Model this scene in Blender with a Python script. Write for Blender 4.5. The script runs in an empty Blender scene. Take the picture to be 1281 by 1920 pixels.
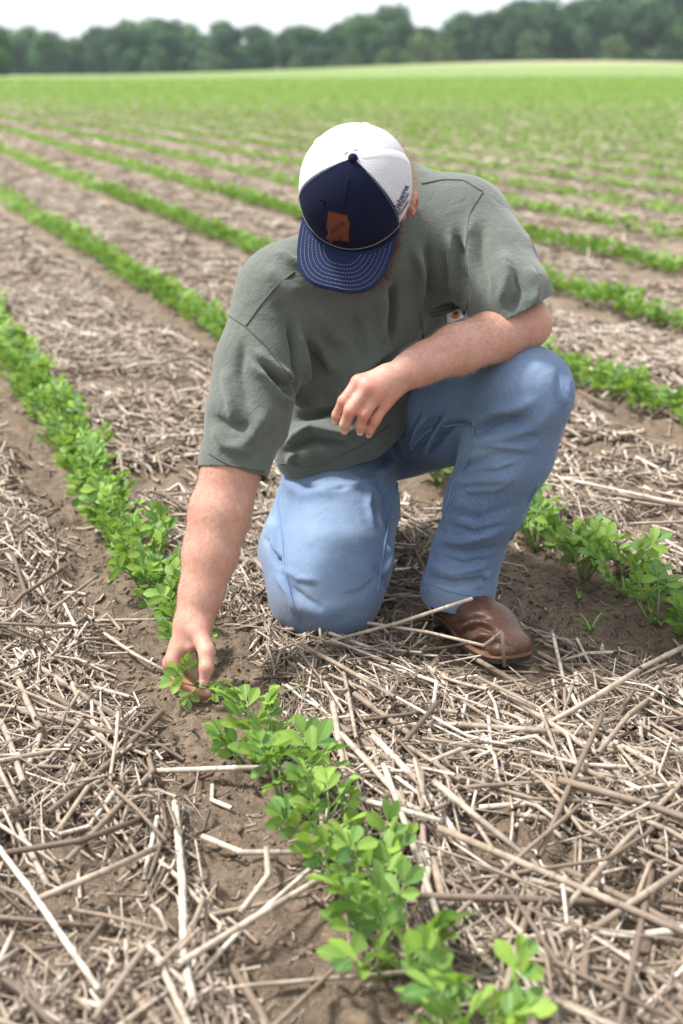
import bpy, bmesh, math, random
import numpy as np
from mathutils import Vector, Matrix, Euler
from mathutils.bvhtree import BVHTree

R = math.radians
scene = bpy.context.scene
COL = scene.collection

# ------------------------------------------------------------------ camera
FPX = 2669.0                       # focal length in pixels of the 1281 x 1920 photograph
PITCH = math.atan(830.0 / FPX)     # horizon lies 830 px above the middle
CAMH = 1.016
cam_data = bpy.data.cameras.new("camera")
cam = bpy.data.objects.new("camera", cam_data)
COL.objects.link(cam)
cam.location = (0, 0, CAMH)
cam.rotation_euler = (math.pi / 2 - PITCH, 0, 0)
cam_data.sensor_fit = 'VERTICAL'
cam_data.sensor_height = 36.0
cam_data.lens = 36.0 * FPX / 1920.0
cam_data.clip_start = 0.05
cam_data.clip_end = 3000.0
cam_data.dof.use_dof = True
cam_data.dof.focus_distance = 2.42
cam_data.dof.aperture_fstop = 3.6
scene.camera = cam

# ------------------------------------------------------------------ light
SUN_EL, SUN_AZ = 60.0, -84.0       # azimuth from +Y towards +X: the sun stands high on the left
world = bpy.data.worlds.new("World")
scene.world = world
world.use_nodes = True
wn = world.node_tree
wn.nodes.clear()
sky = wn.nodes.new("ShaderNodeTexSky")
sky.sky_type = 'NISHITA'
sky.sun_disc = False
sky.sun_elevation = R(SUN_EL)
sky.sun_rotation = R(SUN_AZ)
sky.air_density = 1.0
sky.dust_density = 4.0
hsv = wn.nodes.new("ShaderNodeHueSaturation")
hsv.inputs['Saturation'].default_value = 0.45
mixc = wn.nodes.new("ShaderNodeMix")
mixc.data_type = 'RGBA'
mixc.inputs[0].default_value = 0.75
mixc.inputs[7].default_value = (10.2, 10.5, 10.9, 1)      # thin bright overcast veil
bg = wn.nodes.new("ShaderNodeBackground")
bg.inputs[1].default_value = 0.066
wo = wn.nodes.new("ShaderNodeOutputWorld")
wn.links.new(sky.outputs[0], hsv.inputs['Color'])
wn.links.new(hsv.outputs[0], mixc.inputs[6])
wn.links.new(mixc.outputs[2], bg.inputs[0])
wn.links.new(bg.outputs[0], wo.inputs[0])

sun_data = bpy.data.lights.new("sun", 'SUN')
sun_data.energy = 3.2
sun_data.angle = R(8)
sun_data.color = (1.0, 0.96, 0.9)
sun = bpy.data.objects.new("sun", sun_data)
COL.objects.link(sun)
_sd = Vector((math.sin(R(SUN_AZ)) * math.cos(R(SUN_EL)), math.cos(R(SUN_AZ)) * math.cos(R(SUN_EL)), math.sin(R(SUN_EL))))
sun.rotation_euler = (-_sd).to_track_quat('-Z', 'Y').to_euler()
sun.location = (-4, 3, 8)

scene.view_settings.view_transform = 'Standard'
scene.view_settings.look = 'None'
scene.view_settings.exposure = 1.22
scene.view_settings.gamma = 1.0
scene.view_settings.use_curve_mapping = False
scene.cycles.max_bounces = 8
scene.cycles.transparent_max_bounces = 16
scene.cycles.volume_bounces = 0
scene.cycles.use_denoising = True

# ------------------------------------------------------------------ pixel helpers (a pixel is only a direction; Y or the ground gives the distance)
CP, SP = math.cos(PITCH), math.sin(PITCH)
def ray(u, v):
    a = (u - 640.5) / FPX; b = (960 - v) / FPX
    return np.array([a, CP + b * SP, -SP + b * CP])
def P(u, v, Y):
    r = ray(u, v)
    return np.array([0, 0, CAMH]) + r * (Y / r[1])
def G(u, v, z=0.0):
    r = ray(u, v)
    return np.array([0, 0, CAMH]) + r * ((z - CAMH) / r[2])
def PX(p):
    p = np.asarray(p, float) - np.array([0, 0, CAMH])
    dep = p[..., 1] * CP - p[..., 2] * SP
    up = p[..., 1] * SP + p[..., 2] * CP
    return np.stack([640.5 + FPX * p[..., 0] / dep, 960 - FPX * up / dep], -1)

# the crop rows: direction ROWD, sideways ROWN, first row ROW0 to the right of the camera foot
ROWH = R(-20.06)
ROWD = np.array([math.sin(ROWH), math.cos(ROWH)])
ROWN = np.array([ROWD[1], -ROWD[0]])
ROW0, ROWS = 0.553, 0.890
def row_xy(k, t, off=0.0):
    s = ROW0 + ROWS * k + off + (0.018 * max(0, t - 1.6) if k == 0 else 0.0)
    return ROWN * s + ROWD * t
def row_st(x, y):
    return x * ROWN[0] + y * ROWN[1], x * ROWD[0] + y * ROWD[1]

# ------------------------------------------------------------------ object helpers
def tag(o, label=None, cat=None, group=None, kind=None):
    if label: o["label"] = label
    if cat: o["category"] = cat
    if group: o["group"] = group
    if kind: o["kind"] = kind
    return o
def empty(name, loc=(0, 0, 0), rz=0.0):
    o = bpy.data.objects.new(name, None)
    COL.objects.link(o)
    o.location = loc
    o.rotation_euler = (0, 0, rz)
    o.empty_display_size = 0.05
    return o
def mesh_np(name, verts, faces, mats=(), smooth=True, fmat=None):
    """verts (N,3); faces (M,3|4) array or list of lists"""
    me = bpy.data.meshes.new(name)
    verts = np.asarray(verts, np.float32)
    if isinstance(faces, np.ndarray):
        n, k = faces.shape
        me.vertices.add(len(verts)); me.vertices.foreach_set("co", verts.ravel())
        me.loops.add(n * k); me.loops.foreach_set("vertex_index", faces.astype(np.int32).ravel())
        me.polygons.add(n)
        me.polygons.foreach_set("loop_start", np.arange(0, n * k, k, dtype=np.int32))
        me.polygons.foreach_set("loop_total", np.full(n, k, np.int32))
        me.update(calc_edges=True)
    else:
        me.from_pydata([tuple(map(float, v)) for v in verts], [], [list(f) for f in faces])
    for m in mats: me.materials.append(m)
    if fmat is not None:
        me.polygons.foreach_set("material_index", np.asarray(fmat, np.int32))
    me.polygons.foreach_set("use_smooth", np.full(len(me.polygons), smooth, bool))
    me.update()
    return me
def add(name, me, parent=None):
    o = bpy.data.objects.new(name, me)
    COL.objects.link(o)
    if parent is not None: o.parent = parent
    return o
def unit(v):
    v = np.asarray(v, float)
    return v / (np.linalg.norm(v) + 1e-12)
def tube(pts, radii, seg=8, cap=True):
    """swept tube: returns verts, faces (quads + cap fans as triangles repeated)"""
    pts = np.asarray(pts, float); n = len(pts)
    radii = np.broadcast_to(np.asarray(radii, float), (n,))
    T = np.gradient(pts, axis=0); T /= np.linalg.norm(T, axis=1)[:, None] + 1e-12
    ref = np.array([0.0, 0, 1]) if abs(T[0][2]) < 0.9 else np.array([1.0, 0, 0])
    V = []
    u = unit(np.cross(ref, T[0]))
    for i in range(n):
        u = unit(u - T[i] * np.dot(u, T[i])); w = np.cross(T[i], u)
        for j in range(seg):
            a = 2 * math.pi * j / seg
            V.append(pts[i] + radii[i] * (math.cos(a) * u + math.sin(a) * w))
    F = []
    for i in range(n - 1):
        for j in range(seg):
            j2 = (j + 1) % seg
            F.append([i * seg + j, i * seg + j2, (i + 1) * seg + j2, (i + 1) * seg + j])
    if cap:
        F.append(list(range(seg))[::-1]); F.append([(n - 1) * seg + j for j in range(seg)])
    return V, F
class MB:
    def __init__(self): self.v = []; self.f = []; self.m = []
    def addvf(self, V, F, m=0):
        b = len(self.v)
        self.v.extend(V); self.f.extend([[i + b for i in f] for f in F]); self.m.extend([m] * len(F))
    def build(self, name, mats, parent=None, smooth=True):
        me = mesh_np(name, np.array(self.v), self.f, mats, smooth, self.m)
        return add(name, me, parent)

# ------------------------------------------------------------------ material helpers
class NT:
    def __init__(self, name):
        self.m = bpy.data.materials.new(name); self.m.use_nodes = True
        self.t = self.m.node_tree; self.t.nodes.clear()
        self.out = self.t.nodes.new("ShaderNodeOutputMaterial")
    def n(self, typ, **kw):
        nd = self.t.nodes.new("ShaderNode" + typ)
        ins = kw.pop('ins', {})
        for k, v in kw.items(): setattr(nd, k, v)
        for k, v in ins.items(): self.set(nd, k, v)
        return nd
    def set(self, nd, k, v):
        if isinstance(v, bpy.types.NodeSocket): self.t.links.new(v, nd.inputs[k])
        else: nd.inputs[k].default_value = v
    def noise(self, scale, detail=4, rough=0.55, vec=None, dist=0.0):
        nd = self.n("TexNoise", ins={'Scale': scale, 'Detail': detail, 'Roughness': rough, 'Distortion': dist})
        if vec is not None: self.t.links.new(vec, nd.inputs['Vector'])
        return nd.outputs['Fac']
    def obj(self): return self.n("TexCoord").outputs['Object']
    def ramp(self, fac, stops):
        nd = self.n("ValToRGB"); self.t.links.new(fac, nd.inputs[0])
        el = nd.color_ramp.elements
        while len(el) < len(stops): el.new(0.5)
        for e, (p, c) in zip(el, stops):
            e.position = p; e.color = (c, c, c, 1) if isinstance(c, (int, float)) else tuple(c) + (1,)
        return nd.outputs[0]
    def mix(self, fac, a, b, mode='MIX'):
        nd = self.n("Mix", data_type='RGBA', blend_type=mode)
        self.set(nd, 0, fac)
        for k, x in ((6, a), (7, b)):
            self.set(nd, k, x if isinstance(x, bpy.types.NodeSocket) else tuple(x) + (1,))
        return nd.outputs[2]
    def math(self, op, a, b=0.0):
        nd = self.n("Math", operation=op); self.set(nd, 0, a); self.set(nd, 1, b); return nd.outputs[0]
    def bump(self, h, strength=0.3, dist=0.002, nrm=None):
        nd = self.n("Bump", ins={'Strength': strength, 'Distance': dist, 'Height': h})
        if nrm is not None: self.t.links.new(nrm, nd.inputs['Normal'])
        return nd.outputs[0]
    def principled(self, **kw):
        p = self.n("BsdfPrincipled")
        for k, v in kw.items():
            k = k.replace('_', ' ')
            if isinstance(v, tuple) and len(v) == 3 and 'Color' in k: v = v + (1,)
            self.set(p, k, v)
        self.t.links.new(p.outputs[0], self.out.inputs['Surface'])
        return p
def simple(name, col, rough=0.7, var=0.25, scale=40.0, bump=0.0, bscale=400.0, bdist=0.001, **kw):
    t = NT(name); o = t.obj()
    f = t.noise(scale, 4, vec=o)
    c = t.mix(f, tuple(x * (1 - var) for x in col), tuple(min(1, x * (1 + var)) for x in col))
    p = t.principled(Base_Color=c, Roughness=rough, **kw)
    if bump: t.set(p, 'Normal', t.bump(t.noise(bscale, 3, vec=o), bump, bdist))
    return t.m
# ================================================================== terrain
def _hash(ix, iy, seed):
    n = (ix.astype(np.int64) * 374761393 + iy.astype(np.int64) * 668265263 + seed * 974711) & 0x7fffffff
    n = (n ^ (n >> 13)) * 1274126177 & 0x7fffffff
    return ((n ^ (n >> 16)) & 0xffff) / 65535.0
def vnoise(x, y, seed=0):
    x = np.asarray(x, float); y = np.asarray(y, float)
    ix, iy = np.floor(x), np.floor(y); fx, fy = x - ix, y - iy
    fx = fx * fx * (3 - 2 * fx); fy = fy * fy * (3 - 2 * fy)
    a, b = _hash(ix, iy, seed), _hash(ix + 1, iy, seed); c, d = _hash(ix, iy + 1, seed), _hash(ix + 1, iy + 1, seed)
    return (a + (b - a) * fx) * (1 - fy) + (c + (d - c) * fx) * fy
def fbm(x, y, sc, oct=3, seed=0):
    s = 0; a = 1; t = 0
    for o in range(oct):
        s = s + a * vnoise(x * sc, y * sc, seed + o); t += a; a *= .5; sc *= 2.03
    return s / t
def sstep(a, b, x):
    t = np.clip((x - a) / (b - a), 0, 1); return t * t * (3 - 2 * t)
def far_z(x, y):
    return 2.9 * np.exp(-((x - 45) / 62.0) ** 2) * sstep(100, 300, y) - .45 * sstep(100, 400, y)
def row_off(x, y):
    s, t = row_st(x, y)
    q = (s - ROW0 - np.where(np.abs(s - ROW0) < .45, .018 * np.maximum(0, t - 1.6), 0)) / ROWS
    return (q - np.round(q)) * ROWS, t
def straw_cover(x, y):
    """0 = bare soil beside a row, 1 = thick straw between rows"""
    o, t = row_off(x, y)
    o = o + (fbm(x, y, 3.2, 3, 11) - .5) * .20
    c = np.where(o < 0, sstep(.115, .20, -o), sstep(.015, .08, o))
    hole = sstep(.60, .72, fbm(x, y, 2.6, 3, 21)) * .75
    return np.clip(c * (1 - hole) , 0, 1)
def gz(x, y):
    x = np.asarray(x, float); y = np.asarray(y, float)
    near_ = 1 - sstep(6, 14, y)
    c = straw_cover(x, y)
    z = (fbm(x, y, 5, 3, 3) - .5) * .034 + (fbm(x, y, 24, 3, 5) - .5) * .020 + np.maximum(0, fbm(x, y, 38, 2, 9) - .56) * .06
    return z * near_ + .010 * c * near_ + far_z(x, y)
def axis(lo, hi, fine, c0, c1, gr=1.13, mx=14.0):
    v = list(np.arange(c0, c1, fine)); a = [c1]; st = fine
    while a[-1] < hi: st = min(st * gr, mx); a.append(a[-1] + st)
    b = [c0]; st = fine
    while b[-1] > lo: st = min(st * gr, mx); b.append(b[-1] - st)
    return np.array(b[:0:-1] + v + a)
gx = axis(-620, 620, .0125, -1.15, 1.35); gy = axis(-60, 760, .0125, 1.05, 3.9)
X, Y = np.meshgrid(gx, gy, indexing='ij')
Z = gz(X, Y)
nx_, ny_ = X.shape
idx = np.arange(nx_ * ny_).reshape(nx_, ny_)
F = np.stack([idx[:-1, :-1], idx[1:, :-1], idx[1:, 1:], idx[:-1, 1:]], -1).reshape(-1, 4)
def soil_mat():
    t = NT("sandy_soil")
    o = t.n("TexCoord").outputs['Object']
    f1 = t.noise(6, 6, .7, o, .5); f2 = t.noise(60, 5, .7, o); f3 = t.noise(330, 4, .8, o)
    c = t.mix(t.ramp(f1, [(.3, 0.), (.7, 1.)]), (.120, .083, .056), (.255, .188, .130))
    c = t.mix(t.math('MULTIPLY', t.ramp(f2, [(.40, 1.), (.58, 0.)]), .65), c, (.060, .041, .028))
    c = t.mix(t.math('MULTIPLY', t.ramp(f3, [(.52, 0.), (.68, 1.)]), .65), c, (.40, .315, .225))
    # straw-coloured litter further off, where single stalks can no longer be told apart
    sep = t.n("SeparateXYZ", ins={'Vector': o})
    lit = t.ramp(t.noise(35, 6, .75, o, .8), [(.42, 0.), (.62, 1.)])
    fy = t.n("MapRange", ins={'Value': sep.outputs['Y'], 'From Min': 5.0, 'From Max': 14.0}).outputs[0]
    c = t.mix(t.math('MULTIPLY', t.math('MULTIPLY', lit, fy), .8), c, (.42, .35, .27))
    # mown pale grass beyond the crop
    gf = t.n("MapRange", ins={'Value': sep.outputs['Y'], 'From Min': 138.0, 'From Max': 150.0}).outputs[0]
    gr = t.mix(t.noise(.05, 4, .6, o), (.110, .185, .040), (.175, .235, .065))
    tx = t.n('MapRange', ins={'Value': sep.outputs['X'], 'From Min': -5.0, 'From Max': 40.0}).outputs[0]
    ty = t.n('MapRange', ins={'Value': sep.outputs['Y'], 'From Min': 190.0, 'From Max': 260.0}).outputs[0]
    gr = t.mix(t.math('MULTIPLY', t.math('MULTIPLY', tx, ty), .8), gr, (.40, .33, .20))
    c = t.mix(gf, c, gr)
    p = t.principled(Base_Color=c, Roughness=.95)
    t.set(p, 'Normal', t.bump(f3, .7, .004, t.bump(f2, .8, .010)))
    return t.m
ground = add("ground", mesh_np("ground", np.stack([X, Y, Z], -1).reshape(-1, 3), F, [soil_mat()]))
tag(ground, "sandy brown field soil between the crop rows", kind="structure")
# ================================================================== the person
# ---- implicit shapes: rounded cones and ellipsoids, smooth unions, surface nets
RES = 1.0
def smin(a, b, k):
    h = np.clip(0.5 + 0.5 * (b - a) / k, 0, 1)
    return b + (a - b) * h - k * h * (1 - h)
def sd_cone(p, a, b, ra, rb, flat=None):
    a = np.asarray(a, p.dtype); b = np.asarray(b, p.dtype); ba = b - a
    h = np.clip(((p - a) @ ba) / (ba @ ba + 1e-12), 0, 1)
    q = p - a - h[:, None] * ba
    r = ra + (rb - ra) * h
    if flat is not None:
        n, f0, f1 = flat; n = n.astype(p.dtype)
        f = f0 + (f1 - f0) * h
        q = q + n[None, :] * ((q @ n) * (f - 1))[:, None]
        return (np.linalg.norm(q, axis=1) - r) / np.sqrt(np.maximum(1, f))
    return np.sqrt(np.einsum('ij,ij->i', q, q)) - r
def sd_ell(p, c, ax, rad):
    q = (p - np.asarray(c, p.dtype)) @ np.asarray(ax, p.dtype).T
    rad = np.asarray(rad, p.dtype)
    k0 = np.linalg.norm(q / rad, axis=1); k1 = np.linalg.norm(q / rad ** 2, axis=1)
    return k0 * (k0 - 1) / (k1 + 1e-9)
def near(p, c, r, fn):
    """evaluate fn only close to the ball (c, r) that holds the shape"""
    d = np.linalg.norm(p - np.asarray(c, p.dtype), axis=1) - np.float32(r)
    m = d < .07
    if m.any(): d[m] = fn(p[m])
    return d
def chain(p, pts, k=0.02, flat=None):
    d = None
    for (a, ra), (b, rb) in zip(pts[:-1], pts[1:]):
        e = sd_cone(p, a, b, ra, rb, flat)
        d = e if d is None else smin(d, e, k)
    return d
def nets(fn, lo, hi, h):
    lo = np.asarray(lo, float); hi = np.asarray(hi, float)
    B = 8
    n = (np.ceil((hi - lo) / h / B).astype(int)) * B
    cs = h * B
    g = np.stack(np.meshgrid(*[lo[i] + cs * (np.arange(n[i] // B) + 0.5) for i in range(3)], indexing='ij'), -1)
    dc = fn(g.reshape(-1, 3).astype(np.float32)).reshape(g.shape[:3])
    D = np.repeat(np.repeat(np.repeat(dc, B, 0), B, 1), B, 2).astype(np.float32)
    act = np.argwhere(np.abs(dc) < cs * 1.25)
    loc = np.stack(np.meshgrid(*[np.arange(B)] * 3, indexing='ij'), -1).reshape(-1, 3)
    for s in range(0, len(act), 1500):
        ix = (act[s:s + 1500, None, :] * B + loc[None]).reshape(-1, 3)
        D[ix[:, 0], ix[:, 1], ix[:, 2]] = fn((lo + h * ix).astype(np.float32))
    S = D < 0
    c = np.zeros(tuple(n - 1), np.int8)
    offs = [(i, j, k) for i in (0, 1) for j in (0, 1) for k in (0, 1)]
    for o in offs:
        c += S[o[0]:n[0] - 1 + o[0], o[1]:n[1] - 1 + o[1], o[2]:n[2] - 1 + o[2]]
    idx = np.argwhere((c > 0) & (c < 8))
    vals = np.stack([D[idx[:, 0] + o[0], idx[:, 1] + o[1], idx[:, 2] + o[2]] for o in offs], 1)
    pos = np.zeros((len(idx), 3)); cnt = np.zeros(len(idx))
    for a in range(8):
        for b in range(a + 1, 8):
            oa, ob = np.array(offs[a]), np.array(offs[b])
            if np.abs(oa - ob).sum() != 1: continue
            m = (vals[:, a] < 0) != (vals[:, b] < 0)
            t = vals[m, a] / (vals[m, a] - vals[m, b])
            pos[m] += oa + t[:, None] * (ob - oa); cnt[m] += 1
    V = lo + h * (idx + pos / cnt[:, None])
    vid = np.full(tuple(n - 1), -1, np.int32); vid[idx[:, 0], idx[:, 1], idx[:, 2]] = np.arange(len(idx))
    F = []
    for ax in range(3):
        a1, a2 = (ax + 1) % 3, (ax + 2) % 3
        sl0 = [slice(1, -1)] * 3; sl1 = [slice(1, -1)] * 3
        sl0[ax] = slice(0, n[ax] - 1); sl1[ax] = slice(1, n[ax])
        s0 = S[tuple(sl0)]; s1 = S[tuple(sl1)]
        e = np.argwhere(s0 != s1)
        inside = s0[e[:, 0], e[:, 1], e[:, 2]]
        base = e + 1; base[:, ax] -= 1
        def cell(d1, d2):
            q = base.copy(); q[:, a1] += d1; q[:, a2] += d2
            return vid[q[:, 0], q[:, 1], q[:, 2]]
        Q = np.stack([cell(-1, -1), cell(0, -1), cell(0, 0), cell(-1, 0)], 1)
        Q[~inside] = Q[~inside][:, ::-1]
        F.append(Q)
    F = np.concatenate(F)
    return V, F[(F >= 0).all(1)]
def vnormals(V, F):
    n = np.zeros_like(V)
    if F.shape[1] == 4: fn = np.cross(V[F[:, 2]] - V[F[:, 0]], V[F[:, 3]] - V[F[:, 1]])
    else: fn = np.cross(V[F[:, 1]] - V[F[:, 0]], V[F[:, 2]] - V[F[:, 0]])
    for k in range(F.shape[1]): np.add.at(n, F[:, k], fn)
    return n / (np.linalg.norm(n, axis=1)[:, None] + 1e-12)
def relax(V, F, it=2, lam=0.5):
    E = np.concatenate([F[:, [i, (i + 1) % F.shape[1]]] for i in range(F.shape[1])])
    for _ in range(it):
        acc = np.zeros_like(V); w = np.zeros(len(V))
        for a, b in ((0, 1), (1, 0)):
            np.add.at(acc, E[:, a], V[E[:, b]]); np.add.at(w, E[:, a], 1)
        V = V + lam * (acc / np.maximum(w, 1)[:, None] - V)
    return V
def clip(V, F, c):
    """keep c <= 0; triangles crossing the level are cut"""
    if F.shape[1] == 4: F = np.concatenate([F[:, [0, 1, 2]], F[:, [0, 2, 3]]])
    ins = c[F] <= 0; cnt = ins.sum(1)
    keep = F[cnt == 3]; out = [keep]
    newv = []; emap = {}
    def cut(a, b):
        key = (a, b) if a < b else (b, a)
        if key not in emap:
            t = c[a] / (c[a] - c[b]); emap[key] = len(V) + len(newv); newv.append(V[a] + t * (V[b] - V[a]))
        return emap[key]
    ex = []
    for f, i in zip(F[(cnt == 1) | (cnt == 2)], ins[(cnt == 1) | (cnt == 2)]):
        k = int(i.sum())
        if k == 1:
            j = int(np.argmax(i)); a, b, d = f[j], f[(j + 1) % 3], f[(j + 2) % 3]
            ex.append([a, cut(a, b), cut(a, d)])
        else:
            j = int(np.argmin(i)); a, b, d = f[j], f[(j + 1) % 3], f[(j + 2) % 3]
            x, y = cut(a, b), cut(a, d)
            ex.append([x, b, d]); ex.append([x, d, y])
    F2 = np.concatenate([keep, np.array(ex, int).reshape(-1, 3)]) if ex else keep
    V2 = np.concatenate([V, np.array(newv).reshape(-1, V.shape[1])])
    used = np.unique(F2); rm = np.full(len(V2), -1); rm[used] = np.arange(len(used))
    return V2[used], rm[F2]
def bvh(V, F):
    return BVHTree.FromPolygons([tuple(v) for v in V], [tuple(int(i) for i in f) for f in F])
def shoot(tree, pix, step=12.0):
    """pixel polyline -> points on the surface that the camera sees there"""
    out = []
    for (u0, v0), (u1, v1) in zip(pix[:-1], pix[1:]):
        m = max(1, int(math.hypot(u1 - u0, v1 - v0) / step))
        for i in range(m + (1 if (u1, v1) == tuple(pix[-1]) else 0)):
            t = i / m; r = ray(u0 + (u1 - u0) * t, v0 + (v1 - v0) * t)
            hit, nrm, _, _ = tree.ray_cast(Vector((0, 0, CAMH)), Vector(r).normalized())
            if hit is not None: out.append((np.array(hit), np.array(nrm)))
    return out
def fold(V, N, tree, pix, w, amp):
    """raise (amp > 0) or sink (amp < 0) the cloth along a line, tapering to its ends"""
    pts = np.array([h[0] for h in shoot(tree, pix)])
    if len(pts) < 2: return V
    near = np.where(((V > pts.min(0) - 3 * w) & (V < pts.max(0) + 3 * w)).all(1))[0]
    if not len(near): return V
    best = np.full(len(near), 1e9); tt = np.zeros(len(near))
    n = len(pts) - 1
    for i in range(n):
        a, b = pts[i], pts[i + 1]; ba = b - a
        h = np.clip(((V[near] - a) @ ba) / (ba @ ba + 1e-12), 0, 1)
        d = np.linalg.norm(V[near] - a - h[:, None] * ba, axis=1)
        m = d < best; best[m] = d[m]; tt[m] = (i + h[m]) / n
    prof = np.exp(-(best / w) ** 2) * np.clip(np.sin(np.pi * np.clip(tt, 0.0, 1)) * 1.3 + 0.18, 0, 1)
    V = V.copy(); V[near] += N[near] * (amp * prof)[:, None]
    return V

# ---- joints: image position and the distance each part of the pose asks for
Lsh, Lel, Lwr = P(878, 425, 2.60), P(988, 607, 2.42), P(778, 689, 2.29)
Rsh, Rel, Rwr = P(512, 562, 2.46), P(434, 880, 2.33), P(364, 1165, 2.22)
pel, neckb = P(690, 770, 2.88), P(712, 415, 2.60)
Lhip, Lkn, Lan = P(775, 790, 2.84), P(986, 738, 2.40), P(856, 1122, 2.48)
Rhip, Rkn, Ran = P(630, 815, 2.84), P(612, 1112, 2.47), P(592, 985, 2.93)
lat = unit(Lsh - Rsh)
spine = unit(neckb - pel)
nf = unit(np.cross(lat, spine)); nf = nf if nf[1] < 0 else -nf      # chest normal, towards the camera and down
BZ = .020
toe_g = G(966, 1253, BZ); fdir = unit(np.array([.39, -.92, 0])); heel_g = toe_g - fdir * .302; fside = np.array([-fdir[1], fdir[0], 0])
def fp_(x, y, z): return heel_g + fdir * x + fside * y + np.array([0, 0, z])
ZU = np.array([0, 0, 1.0])
shind = unit(Lkn - fp_(.070, 0, .10))
# head frame
SR, SU, SW = np.array([1.0, 0, 0]), np.array([0, SP, CP]), np.array([0, CP, -SP])
vw = unit(P(665, 380, 2.4) - np.array([0, 0, CAMH])); SU = unit(np.array([0, 0, 1.0]) - vw * vw[2]); SR = np.cross(vw, SU)
HU = unit(-0.05 * SR + 0.39 * SU - 0.92 * vw)
HF = -0.235 * SR - 0.93 * SU - 0.385 * vw; HF = unit(HF - HU * (HF @ HU))
HL = np.cross(HU, HF); HL = HL if HL[0] > 0 else -HL                # his left = image right
CAPH = 0.112
HO = P(662, 297, 2.27) - HU * CAPH                                  # middle of the cap rim
def hp(l, f, u): return HO + HL * l + HF * f + HU * u

def finger(p, pts, k=0.004):
    return chain(p, pts, k)
# left hand, hanging from the wrist over the thigh
LH = dict(
    index=[(P(672, 716, 2.262), 0.01053), (P(645, 752, 2.252), 0.01015), (P(632, 778, 2.262), 0.00865), (P(631, 789, 2.268), 0.00733)],
    middle=[(P(690, 726, 2.250), 0.01090), (P(657, 770, 2.238), 0.01053), (P(647, 795, 2.246), 0.00884), (P(647, 806, 2.252), 0.00752)],
    ring=[(P(707, 740, 2.252), 0.01062), (P(682, 777, 2.240), 0.01025), (P(676, 798, 2.246), 0.00865), (P(676, 808, 2.252), 0.00733)],
    little=[(P(722, 757, 2.262), 0.00959), (P(703, 788, 2.252), 0.00921), (P(694, 805, 2.256), 0.00790), (P(692, 813, 2.262), 0.00667)],
    thumb=[(P(730, 705, 2.315), 0.01410), (P(690, 722, 2.330), 0.01269), (P(668, 752, 2.328), 0.01109), (P(660, 775, 2.322), 0.00865)])
# right hand, pinching a stem: thumb in front, fingers closing behind and below
RH = dict(
    index=[(P(325, 1238, 2.185), .0118), (P(335, 1276, 2.165), .0112), (P(366, 1294, 2.158), .0097), (P(388, 1300, 2.162), .0078)],
    middle=[(P(320, 1244, 2.215), .0122), (P(331, 1286, 2.200), .0112), (P(362, 1306, 2.190), .0097), (P(384, 1309, 2.190), .0080)],
    ring=[(P(322, 1244, 2.243), .0116), (P(334, 1290, 2.230), .0106), (P(362, 1308, 2.222), .0092), (P(380, 1308, 2.222), .0076)],
    little=[(P(330, 1240, 2.265), .0104), (P(342, 1284, 2.256), .0094), (P(362, 1300, 2.250), .0082), (P(376, 1301, 2.25), .0070)],
    thumb=[(P(374, 1188, 2.190), .0165), (P(388, 1222, 2.162), .0136), (P(387, 1252, 2.143), .0118), (P(382, 1277, 2.137), .0088)])
# half width x,y
def hand_sdf(p, wr, fore, H, knr, k=0.012):
    d = None
    mids = []
    for nm in ('index', 'middle', 'ring', 'little'):
        a, r = H[nm][0]
        st = wr + (a - wr) * 0.25
        e = sd_cone(p, st, a, knr, r + 0.0015)
        d = e if d is None else smin(d, e, 0.016)
    d = smin(d, sd_cone(p, wr, wr + (H['thumb'][0][0] - wr) * 0.8, .022, H['thumb'][0][1]), 0.02)
    th = finger(p, H['thumb'], 0.006)
    d = smin(d, th, 0.009 if H is RH else .016)
    d = smin(d, sd_cone(p, (wr + H['index'][0][0]) / 2, (H['thumb'][1][0] + H['index'][0][0]) / 2 + (np.array([0, .012, .010]) if H is RH else 0), .016, .009), .012)
    if H is RH: d = smin(d, sd_cone(p, P(342, 1212, 2.235), P(356, 1268, 2.232), .020, .014), .010)
    fd = None
    for nm in ('index', 'middle', 'ring', 'little'):
        e = finger(p, H[nm]); fd = e if fd is None else smin(fd, e, 0.0015)
    return smin(d, fd, 0.006)
def head_sdf(p):
    ax = np.stack([HL, HF, HU])
    hd = sd_ell(p, hp(0, -.004, .004), ax, (.076, .088, .095))
    hd = smin(hd, sd_ell(p, hp(0, .030, -.062), ax, (.067, .072, .082)), .03)          # face
    hd = smin(hd, sd_ell(p, hp(0, .068, -.108), ax, (.044, .030, .032)), .03)          # chin
    hd = smin(hd, sd_cone(p, hp(0, .088, -.044), hp(0, .110, -.070), .008, .013), .012)  # nose
    hd = smin(hd, sd_cone(p, hp(-.032, .080, -.034), hp(.032, .080, -.034), .008, .008), .010)  # brow
    for s in (-1, 1):
        hd = np.maximum(hd, -sd_ell(p, hp(s * .032, .094, -.048), ax, (.014, .010, .008)) - .002)   # eye sockets
        ear = sd_ell(p, hp(s * .089, -.010, -.040), ax, (.012, .021, .033))
        ear = np.maximum(ear, -sd_ell(p, hp(s * .100, -.004, -.040), ax, (.007, .011, .019)))
        hd = smin(hd, ear, .006)
    return smin(hd, sd_cone(p, hp(-.018, .088, -.084), hp(.018, .088, -.084), .0075, .0075), .006)  # lips
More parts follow.
